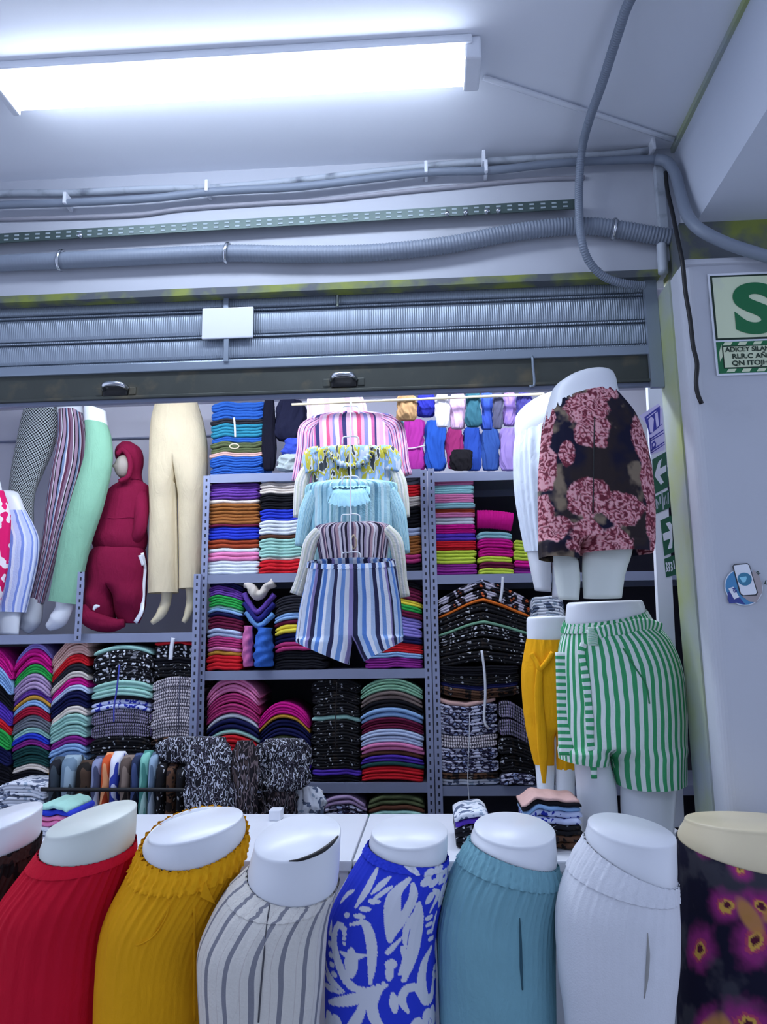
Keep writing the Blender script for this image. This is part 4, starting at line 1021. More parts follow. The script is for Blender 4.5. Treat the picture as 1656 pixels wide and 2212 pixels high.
def folded(x0, x1, zf, h, y0, depth, mat, nx=18, lobes=2, wob=1.0, ph=(0, 0, 0, 5), name='folded_garment'):
    """a garment folded flat: zf(t) is the height of its underside across its width; its front shows soft fold lobes"""
    sec = [(depth, 0.0)]
    for k in range(lobes):
        r = h / (2 * lobes); inset = RG.uniform(0, 0.006)
        for a in np.linspace(-84, 84, 5):
            a = math.radians(a); sec.append((inset + r * 1.2 * (1 - math.cos(a)), (k + 0.5) * h / lobes + r * math.sin(a)))
    sec.append((depth, h))
    p1, p2, p3, fr = ph; rings = []
    d1, d2 = RG.uniform(-.5, .5), RG.uniform(-.5, .5); drift = RG.uniform(0.0, 0.006)
    for i in range(nx + 1):
        t = i / nx; e = min(t, 1 - t) * nx
        k = 1.0 if e >= 1.5 else (0.92 if e >= 1 else 0.62)
        x = x0 + (x1 - x0) * t
        yo = wob * (0.004 * math.sin(fr * t + p1 + d1) + 0.003 * math.sin(2.3 * fr * t + p2 + d2)) + drift + (0.006 if e < 0.5 else 0)
        zo = wob * 0.0022 * (math.sin(fr * 1.4 * t + p3) + 0.5 * math.sin(fr * 2.7 * t + p1 + d1))
        zb = zf(t) + h * (1 - k) / 2
        rings.append([(x, y0 + q[0] + yo, zb + zo + q[1] * k) for q in sec])
    V, Fc = loft(rings)
    return mk(name, V, Fc, mat)

NGARM = 0
def stack(where, group, x0, x1, ytop, ybot, Y, layers, arch=0.0, skew=0.0, tops=None, depth=0.30, noun='garment', archpow=2.0, wob=1.0, base=None, jit=0.004, alev=(0.25, 0.75)):
    """a pile of folded clothes seen between picture columns x0..x1, rows ytop..ybot on plane Y; layers top to bottom"""
    global NGARM
    A, B = pt(x0, ybot, Y), pt(x1, ybot, Y)
    T = pt((x0 + x1) / 2, ytop, Y)
    zb = base if base is not None else (A.z + B.z) / 2
    Ht = T.z - zb - max(arch, 0)
    ls = []
    for l in layers:
        w = l[2] if len(l) > 2 else 1.0; c = l[1] if len(l) > 1 else 1
        m = (c + 1) // 2 if c > 2 else c            # neighbours of one colour are thick garments of several folds
        ls += [(l[0], w * c / m)] * m
    tot = sum(w for c, w in ls); z = zb; n = len(ls); NGARM += n
    ph = [RG.uniform(0, 6) for _ in range(3)] + [RG.uniform(4, 8)]
    for k in range(n - 1, -1, -1):
        c, w = ls[k]; h = Ht * w / tot; lev = (z - zb) / max(1e-4, Ht)
        am = arch * (alev[0] + alev[1] * lev) if arch else 0.0
        def zf(t, z=z, am=am, lev=lev):
            q = 2 * t - 1
            return z + am * (1 - abs(q)**archpow) + skew * lev * q + (abs(am) if am < 0 else 0)
        xa, xb = A.x + RG.uniform(-jit, jit), B.x + RG.uniform(-jit, jit)
        if tops:
            ta, tb = pt(tops[0], ytop, Y).x, pt(tops[1], ytop, Y).x
            xa += (ta - A.x) * lev; xb += (tb - B.x) * lev
        o = folded(xa, xb, zf, h, Y + RG.uniform(0, 0.010), depth, cmat(c), lobes=max(1, round(h / 0.014)), wob=wob, ph=[p + RG.uniform(-.25, .25) for p in ph[:3]] + ph[3:])
        nm = NAMES.get(c, c)
        rel = ('topmost' if k == 0 else 'lowest' if k == n - 1 else (ORD[k] + ' from top') if k < n / 2 else (ORD[n - 1 - k] + ' from bottom'))
        tag(o, f'{nm} folded {noun}, {rel} of {where}', 'clothes', group)
        z += h
    return z

S1 = 'the upper middle shelf'
# upper middle shelf
stack('the charcoal-topped pile by beige trousers', 'folded clothes on the upper middle shelf', 444, 556, 1033, 1236, YF0 + .01, [('charcoal',), ('purple', 4), ('cream',), ('caramel', 5), ('burgundy', 1, .6), ('blue', 3), ('rust', 2), ('white', 1), ('pink', 2), ('white', 3, 1.1)], base=ZD[1])
stack('the pile between blouses and charcoal-topped pile', 'folded clothes on the upper middle shelf', 558, 652, 1032, 1236, YF0 + .01, [('pale', 1), ('cream', 3), ('black', 4), ('blue', 3), ('white', 3, 1.2), ('brown', 1), ('mint', 4, 1.2), ('cream', 1, .6), ('red', 3, 1.2)], base=ZD[1])
stack('the grey-topped pile at the slotted post', 'folded clothes on the upper middle shelf', 806, 911, 1028, 1236, YF0 + .01, [('grey', 2), ('red', 2, 1.4), ('cream', 2, 1.2), ('black', 5), ('pale', 2), ('caramel', 4, 1.1), ('rose', 2), ('black', 2)], base=ZD[1])
# second middle shelf
stack('the second-shelf pile below charcoal-topped pile', 'folded clothes on the second middle shelf', 444, 519, 1254, 1447, YF0 + .01, [('navy', 1, 1.3), ('purple', 2, 1.2), ('green', 2, 1.3), ('mint', 1, .7), ('sky', 1, .8), ('navy', 1), ('burgundy', 3), ('pale', 2), ('rose', 2, 1.2), ('pink', 1), ('mustard', 1), ('red', 3, 1.2)], arch=0.02, skew=-0.015, base=ZD[2])
stack('the pile half behind striped shorts', 'folded clothes on the second middle shelf', 592, 700, 1282, 1447, YF0 + .01, [('charcoal', 4), ('sky', 2, .8), ('burgundy', 1), ('yellow', 2), ('navy', 2), ('rose', 2), ('black', 4)], arch=0.03, skew=0.0, base=ZD[2])
stack('the pile between shorts and slotted post', 'folded clothes on the second middle shelf', 790, 914, 1248, 1447, YF0 + .01, [('black', 1), ('burgundy', 2, 1.4), ('yellow', 1, 1.2), ('green', 1, 1.2), ('burgundy', 1, 1.3), ('lavender', 4), ('navy', 1, 1.3), ('red', 2), ('sky', 1), ('plum', 2)], arch=0.02, skew=-0.02, base=ZD[2])
# third middle shelf: arched piles
stack('the arched pile topped with pink', 'folded clothes on the third middle shelf', 440, 556, 1459, 1690, YF0 + .01, [('pink', 2, 1.6), ('rose', 4), ('white', 1), ('navy', 2), ('mint', 1), ('red', 3, 1.1), ('white', 2, .9), ('sky', 3)], arch=0.085, base=ZD[3], archpow=2.2)
stack('the arched pile topped with magenta', 'folded clothes on the third middle shelf', 556, 668, 1512, 1690, YF0 + .01, [('magenta', 1, 2.6), ('mustard', 1, .8), ('navy', 3), ('olive', 1), ('violet', 4), ('royal', 2), ('white', 1, .6)], arch=0.085, base=ZD[3], archpow=2.2)
stack('the tied pile of spotted cloth', 'folded clothes on the third middle shelf', 672, 778, 1466, 1690, YF0 + .01, [('spotted print', 6), ('mint', 1, .8), ('spotted print', 8), ('violet', 1), ('black', 1)], arch=0.02, base=ZD[3])
stack('the arched pile topped with sage', 'folded clothes on the third middle shelf', 780, 916, 1464, 1714, YF0 - .005, [('sage', 2, 1.5), ('taupe', 2, 1.1), ('black', 2, .9), ('sky', 3, .8), ('burgundy', 3, .9), ('pale', 4, .8), ('pink', 2), ('brown', 1), ('violet', 2, .8), ('dkgreen', 1), ('red', 2, 1.6)], arch=0.055, base=ZD[3], archpow=2.2)
Z5 = 0.84
stack('the low pile under the red garments', 'folded clothes low on the middle shelves', 795, 916, 1716, 1800, YF0 - .01, [('olive', 2), ('brown', 1), ('mint', 2), ('white', 2)], arch=0.03)
stack('the low pile beside the olive garments', 'folded clothes low on the middle shelves', 686, 790, 1716, 1800, YF0 - .01, [('lilac', 2), ('lilac print', 2), ('red', 1), ('white', 1), ('crimson', 1)], arch=0.045)
# left unit, arched piles under the mannequins
YLS = YLF + 0.015
ZL = 0.92
stack('the magenta-topped pile under striped shorts', 'folded clothes under the trouser mannequins', -66, 17, 1396, 1690, YLS, [('magenta', 1, 2), ('sky', 1, 2), ('black', 1, 2), ('violet', 1, 2), ('red', 1), ('green', 1, 2), ('navy', 1, 2), ('black', 1, 3)], arch=0.06, skew=-0.04, base=ZL, tops=(-56, 26))
stack('the arched pile with a green garment', 'folded clothes under the trouser mannequins', 20, 99, 1388, 1690, YLS, [('lavender', 1), ('magenta', 2, 1.3), ('green', 1, 1.6), ('lilac', 3, .9), ('purple', 1), ('mustard', 1, .8), ('sky', 1), ('crimson', 1, 1.5), ('grey', 2), ('mint', 1), ('blue', 1), ('plum', 1), ('dkgreen', 3), ('cream', 1), ('black', 3)], arch=0.075, skew=0.015, tops=(29, 109), base=ZL)
stack('the arched pile topped with blush', 'folded clothes under the trouser mannequins', 103, 184, 1376, 1670, YLS, [('blush', 2, 1.3), ('red', 1, 1.3), ('charcoal', 1), ('cream', 1, .9), ('magenta', 1), ('pale', 1, .8), ('navy', 2), ('cream', 1), ('mint', 3), ('plum', 1), ('sky', 2), ('navy', 1), ('mustard', 1), ('plum', 1), ('green', 1)], arch=0.06, skew=0.05, tops=(112, 190), base=ZL)
stack('the tied pile with mint layers', 'folded clothes under the trouser mannequins', 189, 316, 1392, 1636, YLS - .02, [('mint', 1), ('monochrome print', 4, 1.6), ('mint', 4, .8), ('black', 1, .7), ('blue print', 2), ('zebra print', 4, 1.4), ('spotted print', 2, 3.2), ('black', 1, 4.6)], arch=0.035, base=ZL)
stack('the pale pile by the slotted post', 'folded clothes under the trouser mannequins', 321, 412, 1462, 1640, YLS, [('pale print', 11), ('brown print', 1), ('black', 2, 4.3)], arch=0.015, skew=0.008, base=ZL)
stack('the tied heap over the pale pile', 'folded clothes under the trouser mannequins', 329, 416, 1368, 1462, YLS, [('monochrome print', 1, 1.1), ('red', 1, .6), ('monochrome print', 2), ('black', 1), ('spotted print', 2)], arch=0.01)
# right unit
ZR = [pt(1060, y, YF0).z for y in (1019, 1240, 1698)]
stack('the pile beside the fuchsia roll', 'folded clothes on the upper right shelf', 934, 1030, 1022, 1240, YF0 + .01, [('pink', 2, 1.2), ('aqua', 2), ('pink', 2), ('aqua', 1, 1.2), ('rust', 1), ('pink', 1), ('white', 2, .8), ('magenta', 2), ('violet', 2, .8), ('red', 2), ('lime', 3), ('plum', 2, 1.2)], base=ZR[1], arch=0.008)
stack('the pile under the fuchsia roll', 'folded clothes on the upper right shelf', 1034, 1110, 1146, 1240, YF0 + .02, [('aqua', 1, 1.2), ('magenta', 2, 1.5), ('lime', 1), ('burgundy', 1), ('lime', 1)], base=ZR[1], arch=0.01)
stack('the small pile behind white shorts', 'folded clothes on the upper right shelf', 1112, 1170, 1166, 1240, YF0 + .02, [('lime', 3), ('magenta', 1), ('plum', 1)], base=ZR[1])
stack('the chevron pile with orange', 'printed clothes on the lower right shelf', 948, 1150, 1246, 1440, YF0 - .01, [('orange print', 3, 1.1), ('orange', 1, .6), ('spotted print', 3), ('sage', 1, .6), ('monochrome print', 2), ('spotted print', 4)], arch=0.10, archpow=1.2, base=pt(1060, 1440, YF0).z)
stack('the dark bundle below the chevron', 'printed clothes on the lower right shelf', 952, 1122, 1440, 1510, YF0 - .015, [('black', 2), ('spotted print', 2), ('navy', 1), ('brown print', 2)], arch=-0.03, archpow=1.0, alev=(1, -1), base=pt(1060, 1514, YF0).z)
stack('the pinched lilac pile', 'printed clothes on the lower right shelf', 944, 1078, 1519, 1694, YF0 - .01, [('blush', 1, .8), ('lilac print', 5), ('pale print', 2), ('lilac print', 4), ('brown print', 1), ('silver print', 1)], arch=-0.03, archpow=1.0, base=ZR[2])
stack('the zebra pile by mustard shorts', 'printed clothes on the lower right shelf', 1082, 1158, 1520, 1694, YF0 - .02, [('zebra print', 3), ('spotted print', 3), ('lilac print', 1)], arch=0.03, skew=-0.05, base=ZR[2])
stack('the silver pile behind mustard shorts', 'printed clothes on the lower right shelf', 1164, 1240, 1284, 1694, YF0 - .005, [('silver print', 3), ('spotted print', 3)], base=ZR[2], arch=0.02)
# clothes lying on the counter
stack('the counter pile behind teal trousers', 'printed clothes on the counter', 1136, 1264, 1724, 1880, 2.42, [('blush', 1, .8), ('black', 1), ('sky', 1), ('blue print', 3), ('spotted print', 2), ('brown print', 3)], arch=0.015, base=CT + 0.004, depth=0.15, wob=2.2)
stack('the small counter pile by blue trousers', 'printed clothes on the counter', 985, 1062, 1752, 1850, 2.46, [('silver print', 1, 1.3), ('violet', 1), ('monochrome print', 4)], arch=0.02, base=CT, depth=0.2, wob=1.8)
stack('the counter pile beside red trousers', 'bright clothes on the counter', 60, 136, 1738, 1850, 2.60, [('mint', 1), ('blue', 1, 1.3), ('pink', 2), ('white', 2)], arch=0.02, base=CT, depth=0.2, wob=1.6)
stack('the silver pile behind brown trousers', 'silver clothes low on the left', -20, 92, 1690, 1790, 3.2, [('silver print', 4), ('white', 2)], arch=0.02, depth=0.2, wob=1.8)

# ties round piles
def tie(label, pts, Y, r=0.003, mat=None):
    tag(sweep('tie_cord', pxs(pts, Y), r, mat or PLASTIC_W, seg=6, n=16, flat=0.6), label, 'cord')
TIE_D = plain('cord_dark', '4a4c64', 0.7)
tie('thin cord tied round the monochrome pile with mint layers', [(258, 1436), (252, 1490), (246, 1530), (246, 1560)], YLS - .05, 0.004, fabric('4a50b0'))
tie('white ribbon tied round the heap over the pale pile', [(374, 1378), (370, 1400), (368, 1425)], YLS - .03, 0.010)
tie('dark cord tied round the pale striped pile', [(388, 1462), (386, 1530), (384, 1600)], YLS - .02, 0.002, TIE_D)
tie('black cord tied round the dark printed pile', [(727, 1474), (725, 1540), (724, 1620)], YF0 - .02, 0.0025, BLACK)
tie('white ribbon tied round the orange chevron pile', [(1086, 1246), (1084, 1275), (1080, 1300)], YF0 - .04, 0.007)
tie('white strap end hanging over the dark bundle', [(1040, 1405), (1046, 1450), (1048, 1500), (1046, 1560), (1056, 1574)], YF0 - .05, 0.006)
tie('thin cord pinching the lilac pile', [(1014, 1540), (1013, 1600), (1010, 1680), (1013, 1730)], YF0 - .03, 0.002)
# ================================================================== counter tables
TW = plain('counter_white', 'e2e6ee', 0.4, vary=0.03)
seam = pt(772, 1840, 2.5).x
def table(x0, x1, label):
    t = empty('counter_table', Vector(((x0 + x1) / 2, 2.6, 0)), label, 'table')
    box('tabletop', x0, x1, 2.33, 2.96, CT - 0.03, CT, TW, t, 0.004)
    for x in (x0 + 0.03, x1 - 0.03):
        for y in (2.36, 2.93):
            box('leg', x - 0.02, x + 0.02, y - 0.02, y + 0.02, 0, CT - 0.03, TW, t)
    box('front_panel', x0 + 0.05, x1 - 0.05, 2.35, 2.36, 0.25, CT - 0.03, TW, t)
    return t
table(-1.75, seam - 0.003, 'white counter table behind the red, mustard and striped trousers')
table(seam + 0.003, XP - 0.02, 'white counter table behind the blue, teal and white trousers')

wb0, wb1 = pt(582, 1792, 2.86), pt(608, 1748, 2.86)
tag(box('small_box', wb0.x, wb1.x, 2.84, 2.90, CT, wb1.z, PLASTIC_W, bev=0.004), 'small white box standing on the counter behind the grey striped trousers', 'box')

# ================================================================== wrapped row and crumpled bundles behind the counter
bz = pt(300, 1792, 3.2).z
bench = empty('low_bench', Vector((-1.1, 3.14, 0)), 'low dark bench holding the wrapped row of printed clothes', 'bench')
bx0, bx1 = pt(-40, 1700, 3.2).x, pt(690, 1700, 3.2).x
box('seat', bx0, bx1, 2.97, 3.28, bz - 0.03, bz, DARKIN, bench)
for x in (bx0 + 0.05, bx1 - 0.05):
    box('leg', x - 0.02, x + 0.02, 3.00, 3.26, 0, bz - 0.03, DARKIN, bench)
def upright(x0, x1, yt, yb, Y, mat, label, group=None, lean=0.0, depth=0.14):
    A, B = pt(x0, yb, Y), pt(x1, yb, Y); zt = pt((x0 + x1) / 2, yt, Y).z
    w = B.x - A.x; rings = []; p = RG.uniform(0, 6)
    for i in range(15):
        t = i / 14; z = bz + (zt - bz) * t
        dp = depth * (1 if t < 0.86 else math.sqrt(max(0.02, 1 - ((t - 0.86) / 0.14)**2)))
        k = 1 + 0.12 * math.sin(5 * t + p) - (0.18 if 0.40 < t < 0.54 else 0)
        ring = []
        for a in np.linspace(0, 2 * math.pi, 17)[:-1]:
            ca, sa = math.cos(a), math.sin(a)
            ring.append(((A.x + B.x) / 2 + lean * t + w * 0.485 * k * math.copysign(abs(ca)**0.6, ca), Y + depth / 2 + (dp / 2) * (1 + 0.05 * math.sin(9 * t + p)) * math.copysign(abs(sa)**0.6, sa), z))
        rings.append(ring)
    V, Fc = loft(rings)
    return tag(fixn(mk('wrapped_garment', V, Fc, mat)), label, 'clothes', group)
def pz(nm, a, b, c, sc=9): return printed(nm, [(0, a), (0.44, b), (0.56, c), (0.66, a)], sc, 'noise', (1, 1, 0.35))
UP = [(92, 118, 1632, pz('w1', '1c1e26', '3c4650', '121418'), 'near-black'), (118, 152, 1628, pz('w2', '6d8496', '94aab8', '46545e'), 'misty blue'), (152, 186, 1640, pz('w3', '1a1614', '4a382c', '100e10'), 'dark brown'),
      (186, 208, 1630, pz('w4', '8890b0', '4a506c', 'a8b0c8'), 'slate lilac'), (208, 226, 1622, pz('w5', 'd4582c', 'e8a070', 'a83c1c'), 'burnt orange'), (226, 248, 1620, pz('w6', 'dfe2ee', '3040a0', 'c8d0ec', 14), 'white and blue scroll'),
      (248, 272, 1628, pz('w7', '5a4c46', '86766c', '2c2624'), 'taupe brown'), (272, 292, 1624, pz('w8', '25304e', '41507a', '161c30'), 'dark navy'), (292, 312, 1618, pz('w9', '7fc0b0', '4a8a80', 'b8e0d8'), 'turquoise'), (312, 328, 1622, pz('w10', '8ea6bc', '5c7086', 'b4c4d4'), 'grey blue')]
for x0, x1, yt, mt, nm in UP:
    upright(x0, x1, yt + 8, 1792, 3.12, mt, f'{nm} printed garment standing upright in the banded wrapped row', 'garments in the wrapped row')
for k in range(6):
    x0 = 328 + k * 22
    upright(x0, x0 + 22, 1648 + 4 * (k % 3), 1792, 3.12, PRN['brown print'] if k % 2 else PRN['spotted print'], ('brown' if k % 2 else 'black') + ' spotted garment standing upright beside the ' + ('grey blue wrapped one', 'first black spotted one', 'first brown spotted one', 'second black spotted one', 'second brown spotted one', 'crumpled printed bundles')[k], 'garments in the wrapped row')
tag(sweep('band', pxs([(88, 1705), (200, 1706), (330, 1706), (460, 1708)], 3.108), 0.008, BLACK, seg=6, n=10, flat=0.5), 'black elastic band round the row of upright garments', 'band')

def heap(x0, x1, yt, yb, Y, mat, label, cat='clothes', seed=0, amp=0.17, name='crumpled_garment', d=0.6, lean=0, group=None, taper=0.62, seg=72, n=36, folds=9, parent=None):
    """a crumpled, bunched garment: a soft body with deep running folds"""
    rg = random.Random(seed); ph = [rg.uniform(0, 6.28) for _ in range(6)]
    h = yb - yt; w = (x1 - x0) / 2 / (1 + 0.25 * amp); cx = (x0 + x1) / 2
    rows = []
    for t in np.linspace(0, 1, 9):
        k = (1 - (1 - t / 0.3)**2 * (1 - taper)) if t < 0.3 else 1.0
        if t > 0.85: k = 1 - 0.25 * ((t - 0.85) / 0.15)**2
        k *= 1 + 0.07 * math.sin(7 * t + ph[0])
        cc = cx + lean * (0.5 - t)
        rows.append((cc - w * k, yt + h * t, cc + w * k, yt + h * t, 0, d))
    def crease(x): return 1 - 2 * abs(math.sin(x))
    def rp(v, a):
        q = folds * a * 0.5 + 1.6 * math.sin(4 * v + ph[2]) + ph[1]
        return amp * (0.6 * crease(q) + 0.4 * crease(q * 2.1 + 3 * v + ph[3]) + 0.45 * math.sin(8 * v + 2 * a + ph[4]) + 0.3 * crease(11 * v + 1.5 * math.sin(2 * a + ph[5])))
    o = ringbody(name, rows, Y, mat, parent, n=n, seg=seg, ripple=rp, cap0=True, cap1=True, power=0.95 if name == 'crumpled_garment' else 0.75)
    if parent is None: tag(o, label, cat, group)
    return o
HB = printed('heap_print', [(0, '15141b'), (0.40, 'b4b8c6'), (0.44, '17151d'), (0.50, '4e4a58'), (0.53, '131218'), (0.58, 'c4c8d4'), (0.64, '1a1820')], 38, 'noise', (1.4, 1, 0.7))
HB2 = printed('heap_print2', [(0, '17131a'), (0.42, '6a5c60'), (0.46, '1b1618'), (0.55, '9c98a4'), (0.58, '1f191c'), (0.64, '4a3c3c')], 34, 'noise', (1.6, 1, 0.4))
heap(398, 506, 1592, 1792, 3.03, HB, 'crumpled black and white garment sagging over the bench beside the wrapped row', seed=1, d=0.45)
heap(502, 558, 1600, 1792, 3.03, HB2, 'crumpled brown streaked garment between two spotted bundles', seed=2)
heap(546, 672, 1596, 1706, 3.15, HB, 'wide crumpled spotted garment draped below the violet pile', seed=3, lean=14, d=0.45)
heap(560, 644, 1704, 1792, 3.14, HB2, 'dark streaked bundle lying under the wide spotted garment', seed=4, d=0.5)
heap(340, 464, 1592, 1645, 3.19, HB, 'loose spotted garment thrown over the upright dark row', seed=5, d=0.4, amp=0.09)
heap(630, 700, 1700, 1790, 3.2, PRN['silver print'], 'silvery plastic-wrapped garment beside the lilac low pile', seed=6)

# ================================================================== top shelf bundles
ZT = ZD[0]
def bundle(x0, x1, yt, yb, Y, c, label, seed, **k):
    return heap(x0, x1, yt, yb, Y, fabric(c), label, seed=seed, group='bundles on the top shelf', name='rolled_garment', **k)
zt_ = YF0 + 0.06
stack('the strapped blue pile, top shelf', 'bundles on the top shelf', 450, 566, 866, 1018, zt_, [('royal', 2, 1.7), ('charcoal', 1, .9), ('teal', 2, 1.2), ('royal', 1), ('olive', 2), ('blush', 1, .8), ('royal', 2, 1.9)], base=ZT, depth=0.25, wob=1.5)
tie('pale strap round the blue pile on the top shelf', [(505, 902), (507, 920), (508, 944)], zt_ - .02, 0.005)
bkl = [pt(506 + 10 * math.cos(a), 964 + 5 * math.sin(a), zt_ - 0.03) for a in np.linspace(0, 6.28, 13)]
tag(sweep('buckle', bkl, 0.003, SKIN, seg=6, n=30), 'small pale buckle hanging on the strapped blue pile', 'buckle')
bundle(566, 596, 862, 1016, YF0 + .08, '101020', 'black quilted jacket bundle beside the strapped blue pile', 11, amp=0.1)
bundle(594, 664, 866, 952, YF0 + .10, '1a1c34', 'dark navy jacket bundle behind the pink blouse', 12, amp=0.1)
bundle(612, 668, 948, 984, YF0 + .05, '3a50b8', 'blue garment with a white edge behind the pink blouse', 13)
bundle(600, 668, 983, 1018, YF0 + .04, 'b8c4c4', 'pale grey patterned garment on the shelf edge behind the blouses', 14)
for i, (x0, x1, yt, yb, c, lab) in enumerate([(852, 871, 905, 1016, '2f7a8c', 'teal rolled garment at the pink blouse sleeve'), (871, 917, 908, 1016, 'b4369c', 'fuchsia padded jacket tied with a cord'), (917, 963, 910, 1016, '2a5ab8', 'blue padded jacket beside the fuchsia one'),
        (963, 1000, 924, 1012, '9c2f6c', 'raspberry garment between two blue bundles'), (972, 1020, 972, 1016, '1c1a20', 'black crumpled cloth at the shelf edge'), (1000, 1039, 925, 1016, '2c4ea8', 'blue denim roll beside the black cloth'), (1039, 1078, 925, 1016, '34559c', 'slate blue roll next to the lilac roll'), (1078, 1122, 926, 1016, '9c86c4', 'lilac roll beside the white mannequin')]):
    bundle(x0, x1, yt, yb, YF0 + (0.018 if 'black crumpled' in lab else 0.09), c, lab, 20 + i, amp=0.16, folds=7, taper=0.8, d=0.35 if 'black crumpled' in lab else 0.6)
tie('thin cord round the fuchsia and blue jackets', [(858, 968), (890, 968), (918, 962)], YF0 + 0.054, 0.003)
# rolled fuchsia towel
tw = pxs([(1030, 1122), (1055, 1122), (1080, 1124), (1106, 1128)], YF0 + 0.05)
tag(sweep('rolled_towel', tw, 0.044, fabric('e01890'), seg=24, n=60, flat=1.0, flatdir=(0, 0, 1), ripple=lambda t, a: 0.02 * math.sin(80 * t)), 'hot fuchsia ribbed cloth roll lying on the pile by the white shorts', 'cloth roll')
# V-shaped sagging pieces on the second shelf
def sag(pts, r, Y, c, label, name='sagging_garment'):
    tag(sweep(name, pxs(pts, Y), r, fabric(c), seg=12, n=30, flat=1.7, ripple=lambda t, a: 0.10 * (1 - 2 * abs(math.sin(2 * a + 7 * t))) + 0.08 * (1 - 2 * abs(math.sin(13 * t + a)))), label, 'clothes', 'sagging clothes on the second middle shelf')
yv = YF0 + 0.03
sag([(529, 1262), (542, 1268), (553, 1284), (564, 1284), (576, 1268), (592, 1258)], [0.014, 0.024, 0.026, 0.02, 0.02, 0.022], yv - .01, 'd8cfc4', 'cream fleece garment slumped in a V over the purple ones')
sag([(527, 1282), (538, 1302), (556, 1322), (576, 1304), (593, 1284)], 0.0135, yv, '6a4aa8', 'purple garment sagging in a V under the cream fleece')
sag([(528, 1302), (542, 1322), (558, 1338), (576, 1322), (593, 1304)], 0.0135, yv, '2a2a78', 'navy garment sagging in a V under the purple one')
sag([(532, 1322), (546, 1342), (559, 1352), (575, 1342), (591, 1326)], 0.0135, yv, '6a9ad0', 'sky blue garment sagging in a V under the navy one')
sag([(537, 1352), (536, 1375), (535, 1410), (537, 1440)], [0.020, 0.026, 0.026, 0.024], yv, 'd070a8', 'pink garment hanging down beside the blue roll')
sag([(572, 1356), (571, 1375), (570, 1410), (570, 1440)], [0.032, 0.042, 0.047, 0.044], yv - .01, '3a6ec8', 'blue roll standing on end on the second shelf')

# ================================================================== clothes rail and hanging chain
YR = 3.24
rail = tag(sweep('clothes_rail', [pt(630, 874, YR), pt(1175, 851, YR)], 0.006, SKIN, seg=8, n=6), 'thin cream rail across the stall from which the blouses hang', 'rail')
YHG = 3.18
HANG = PLASTIC_W
def hanger(parent, x, y, w=16):
    sweep('hanger', pxs([(x, y - 26), (x, y - 8), (x - w, y - 5), (x - w - 2, y + 10)], YHG - 0.05), 0.0028, HANG, parent, seg=6, n=24)
    sweep('hanger', pxs([(x, y - 8), (x + w, y - 5), (x + w + 2, y + 10)], YHG - 0.05), 0.0028, HANG, parent, seg=6, n=18)
def hung(name, label, cx, yb):
    b = pt(cx, yb, YHG)
    return empty(name, b, label, 'clothes', 'garments hanging in a chain from the rail')
tag(sweep('hanger_chain', pxs([(757, 862), (756, 950), (757, 1040), (757, 1130), (759, 1200)], YHG - 0.07), 0.003, HANG, seg=6, n=30), 'white plastic hanger chain running down the front of the blouses', 'hanger chain')
def ms(name, cols, rep, wob=0.006):
    k = len(cols); return stripes(name, [(i / k, c) for i, c in enumerate(cols)], rep, wob)
PINKS = ms('pink_blouse_stripe', ['e6a8cc', 'f0d4e4', 'd85c84', 'e6a8cc', '8c8cc8', 'f0d4e4', 'c86a9c', '3a3a6a', 'e6b8d4'], 8)
YELS = printed('yellow_print', [(0, 'c9d2dc'), (0.40, '8fb0d4'), (0.50, 'b8b03c'), (0.58, 'd8dce0'), (0.62, '3c4248')], 24, 'noise', (1.6, 1, 0.6))
AQUAS = ms('aqua_stripe', ['a9d4e0', '8cc0d0', 'c8e4ea', '86b4bc', 'a9d4e0', 'b8dce0', '6fa0b4'], 15)
MULT = ms('multi_stripe', ['c8c0cc', '2a2436', 'a89ab0', 'd8d0d4', '5a4a64', 'c0a0a8', 'e0dce4', '34304a'], 13)
BLST = ms('blue_shorts_stripe', ['a8bede', '2e3050', 'd4deee', '6f96d0', 'dfe4ee', '8f86b8', '2a2c48', 'b8cce4', '5a86cc', 'e4e8f0'], 7)
CREAMS = ms('cream_sleeve', ['d8d4cc', 'b8c0c0', 'e4e0da', 'c8ccb8'], 7)
fl = lambda n, s, a=0.05: pleats(n, a, 1.0, 0.5, s)
# white-pink blouse at the top
h = hung('hanging_blouse', 'white and pink blouse hung topmost against the rail', 720, 980)
ringbody('bodice', [(664, 858, 780, 856, 0, .09), (662, 880, 790, 880, 0, .09), (666, 960, 790, 960, 0, .09)], YHG + 0.16, ms('pale_pink', ['ecd0e0', 'f2e6ee', 'd8b0cc', 'f6eef4'], 8), h, n=16, seg=80, ripple=fl(18, 1))
hanger(h, 757, 884)
# pink striped blouse
h = hung('hanging_blouse', 'pink, red and lilac striped blouse with gathered neck', 756, 1040)
bd = ringbody('bodice', [(714, 890, 794, 888, 0, .14), (686, 896, 828, 893, 0, .14), (668, 901, 846, 898, 0, .09), (666, 930, 850, 926, 0, .09), (668, 980, 852, 978, 0, .09), (664, 1060, 858, 1058, 0, .09)], YHG + 0.115, PINKS, h, n=40, seg=160, ripple=fl(26, 2))
for s in (0, 1):
    q = [(690, 906), (664, 925), (658, 970), (652, 1010), (648, 1040)] if not s else [(822, 902), (852, 920), (862, 960), (866, 1000), (872, 1028)]
    sweep('sleeve', pxs(q, YHG + 0.115), [0.02, 0.036, 0.034, 0.034, 0.036], PINKS, bd, seg=28, n=24, flat=0.5, uvon=True, ripple=lambda t, a: 0.08 * math.sin(6 * a))
hanger(h, 757, 950)
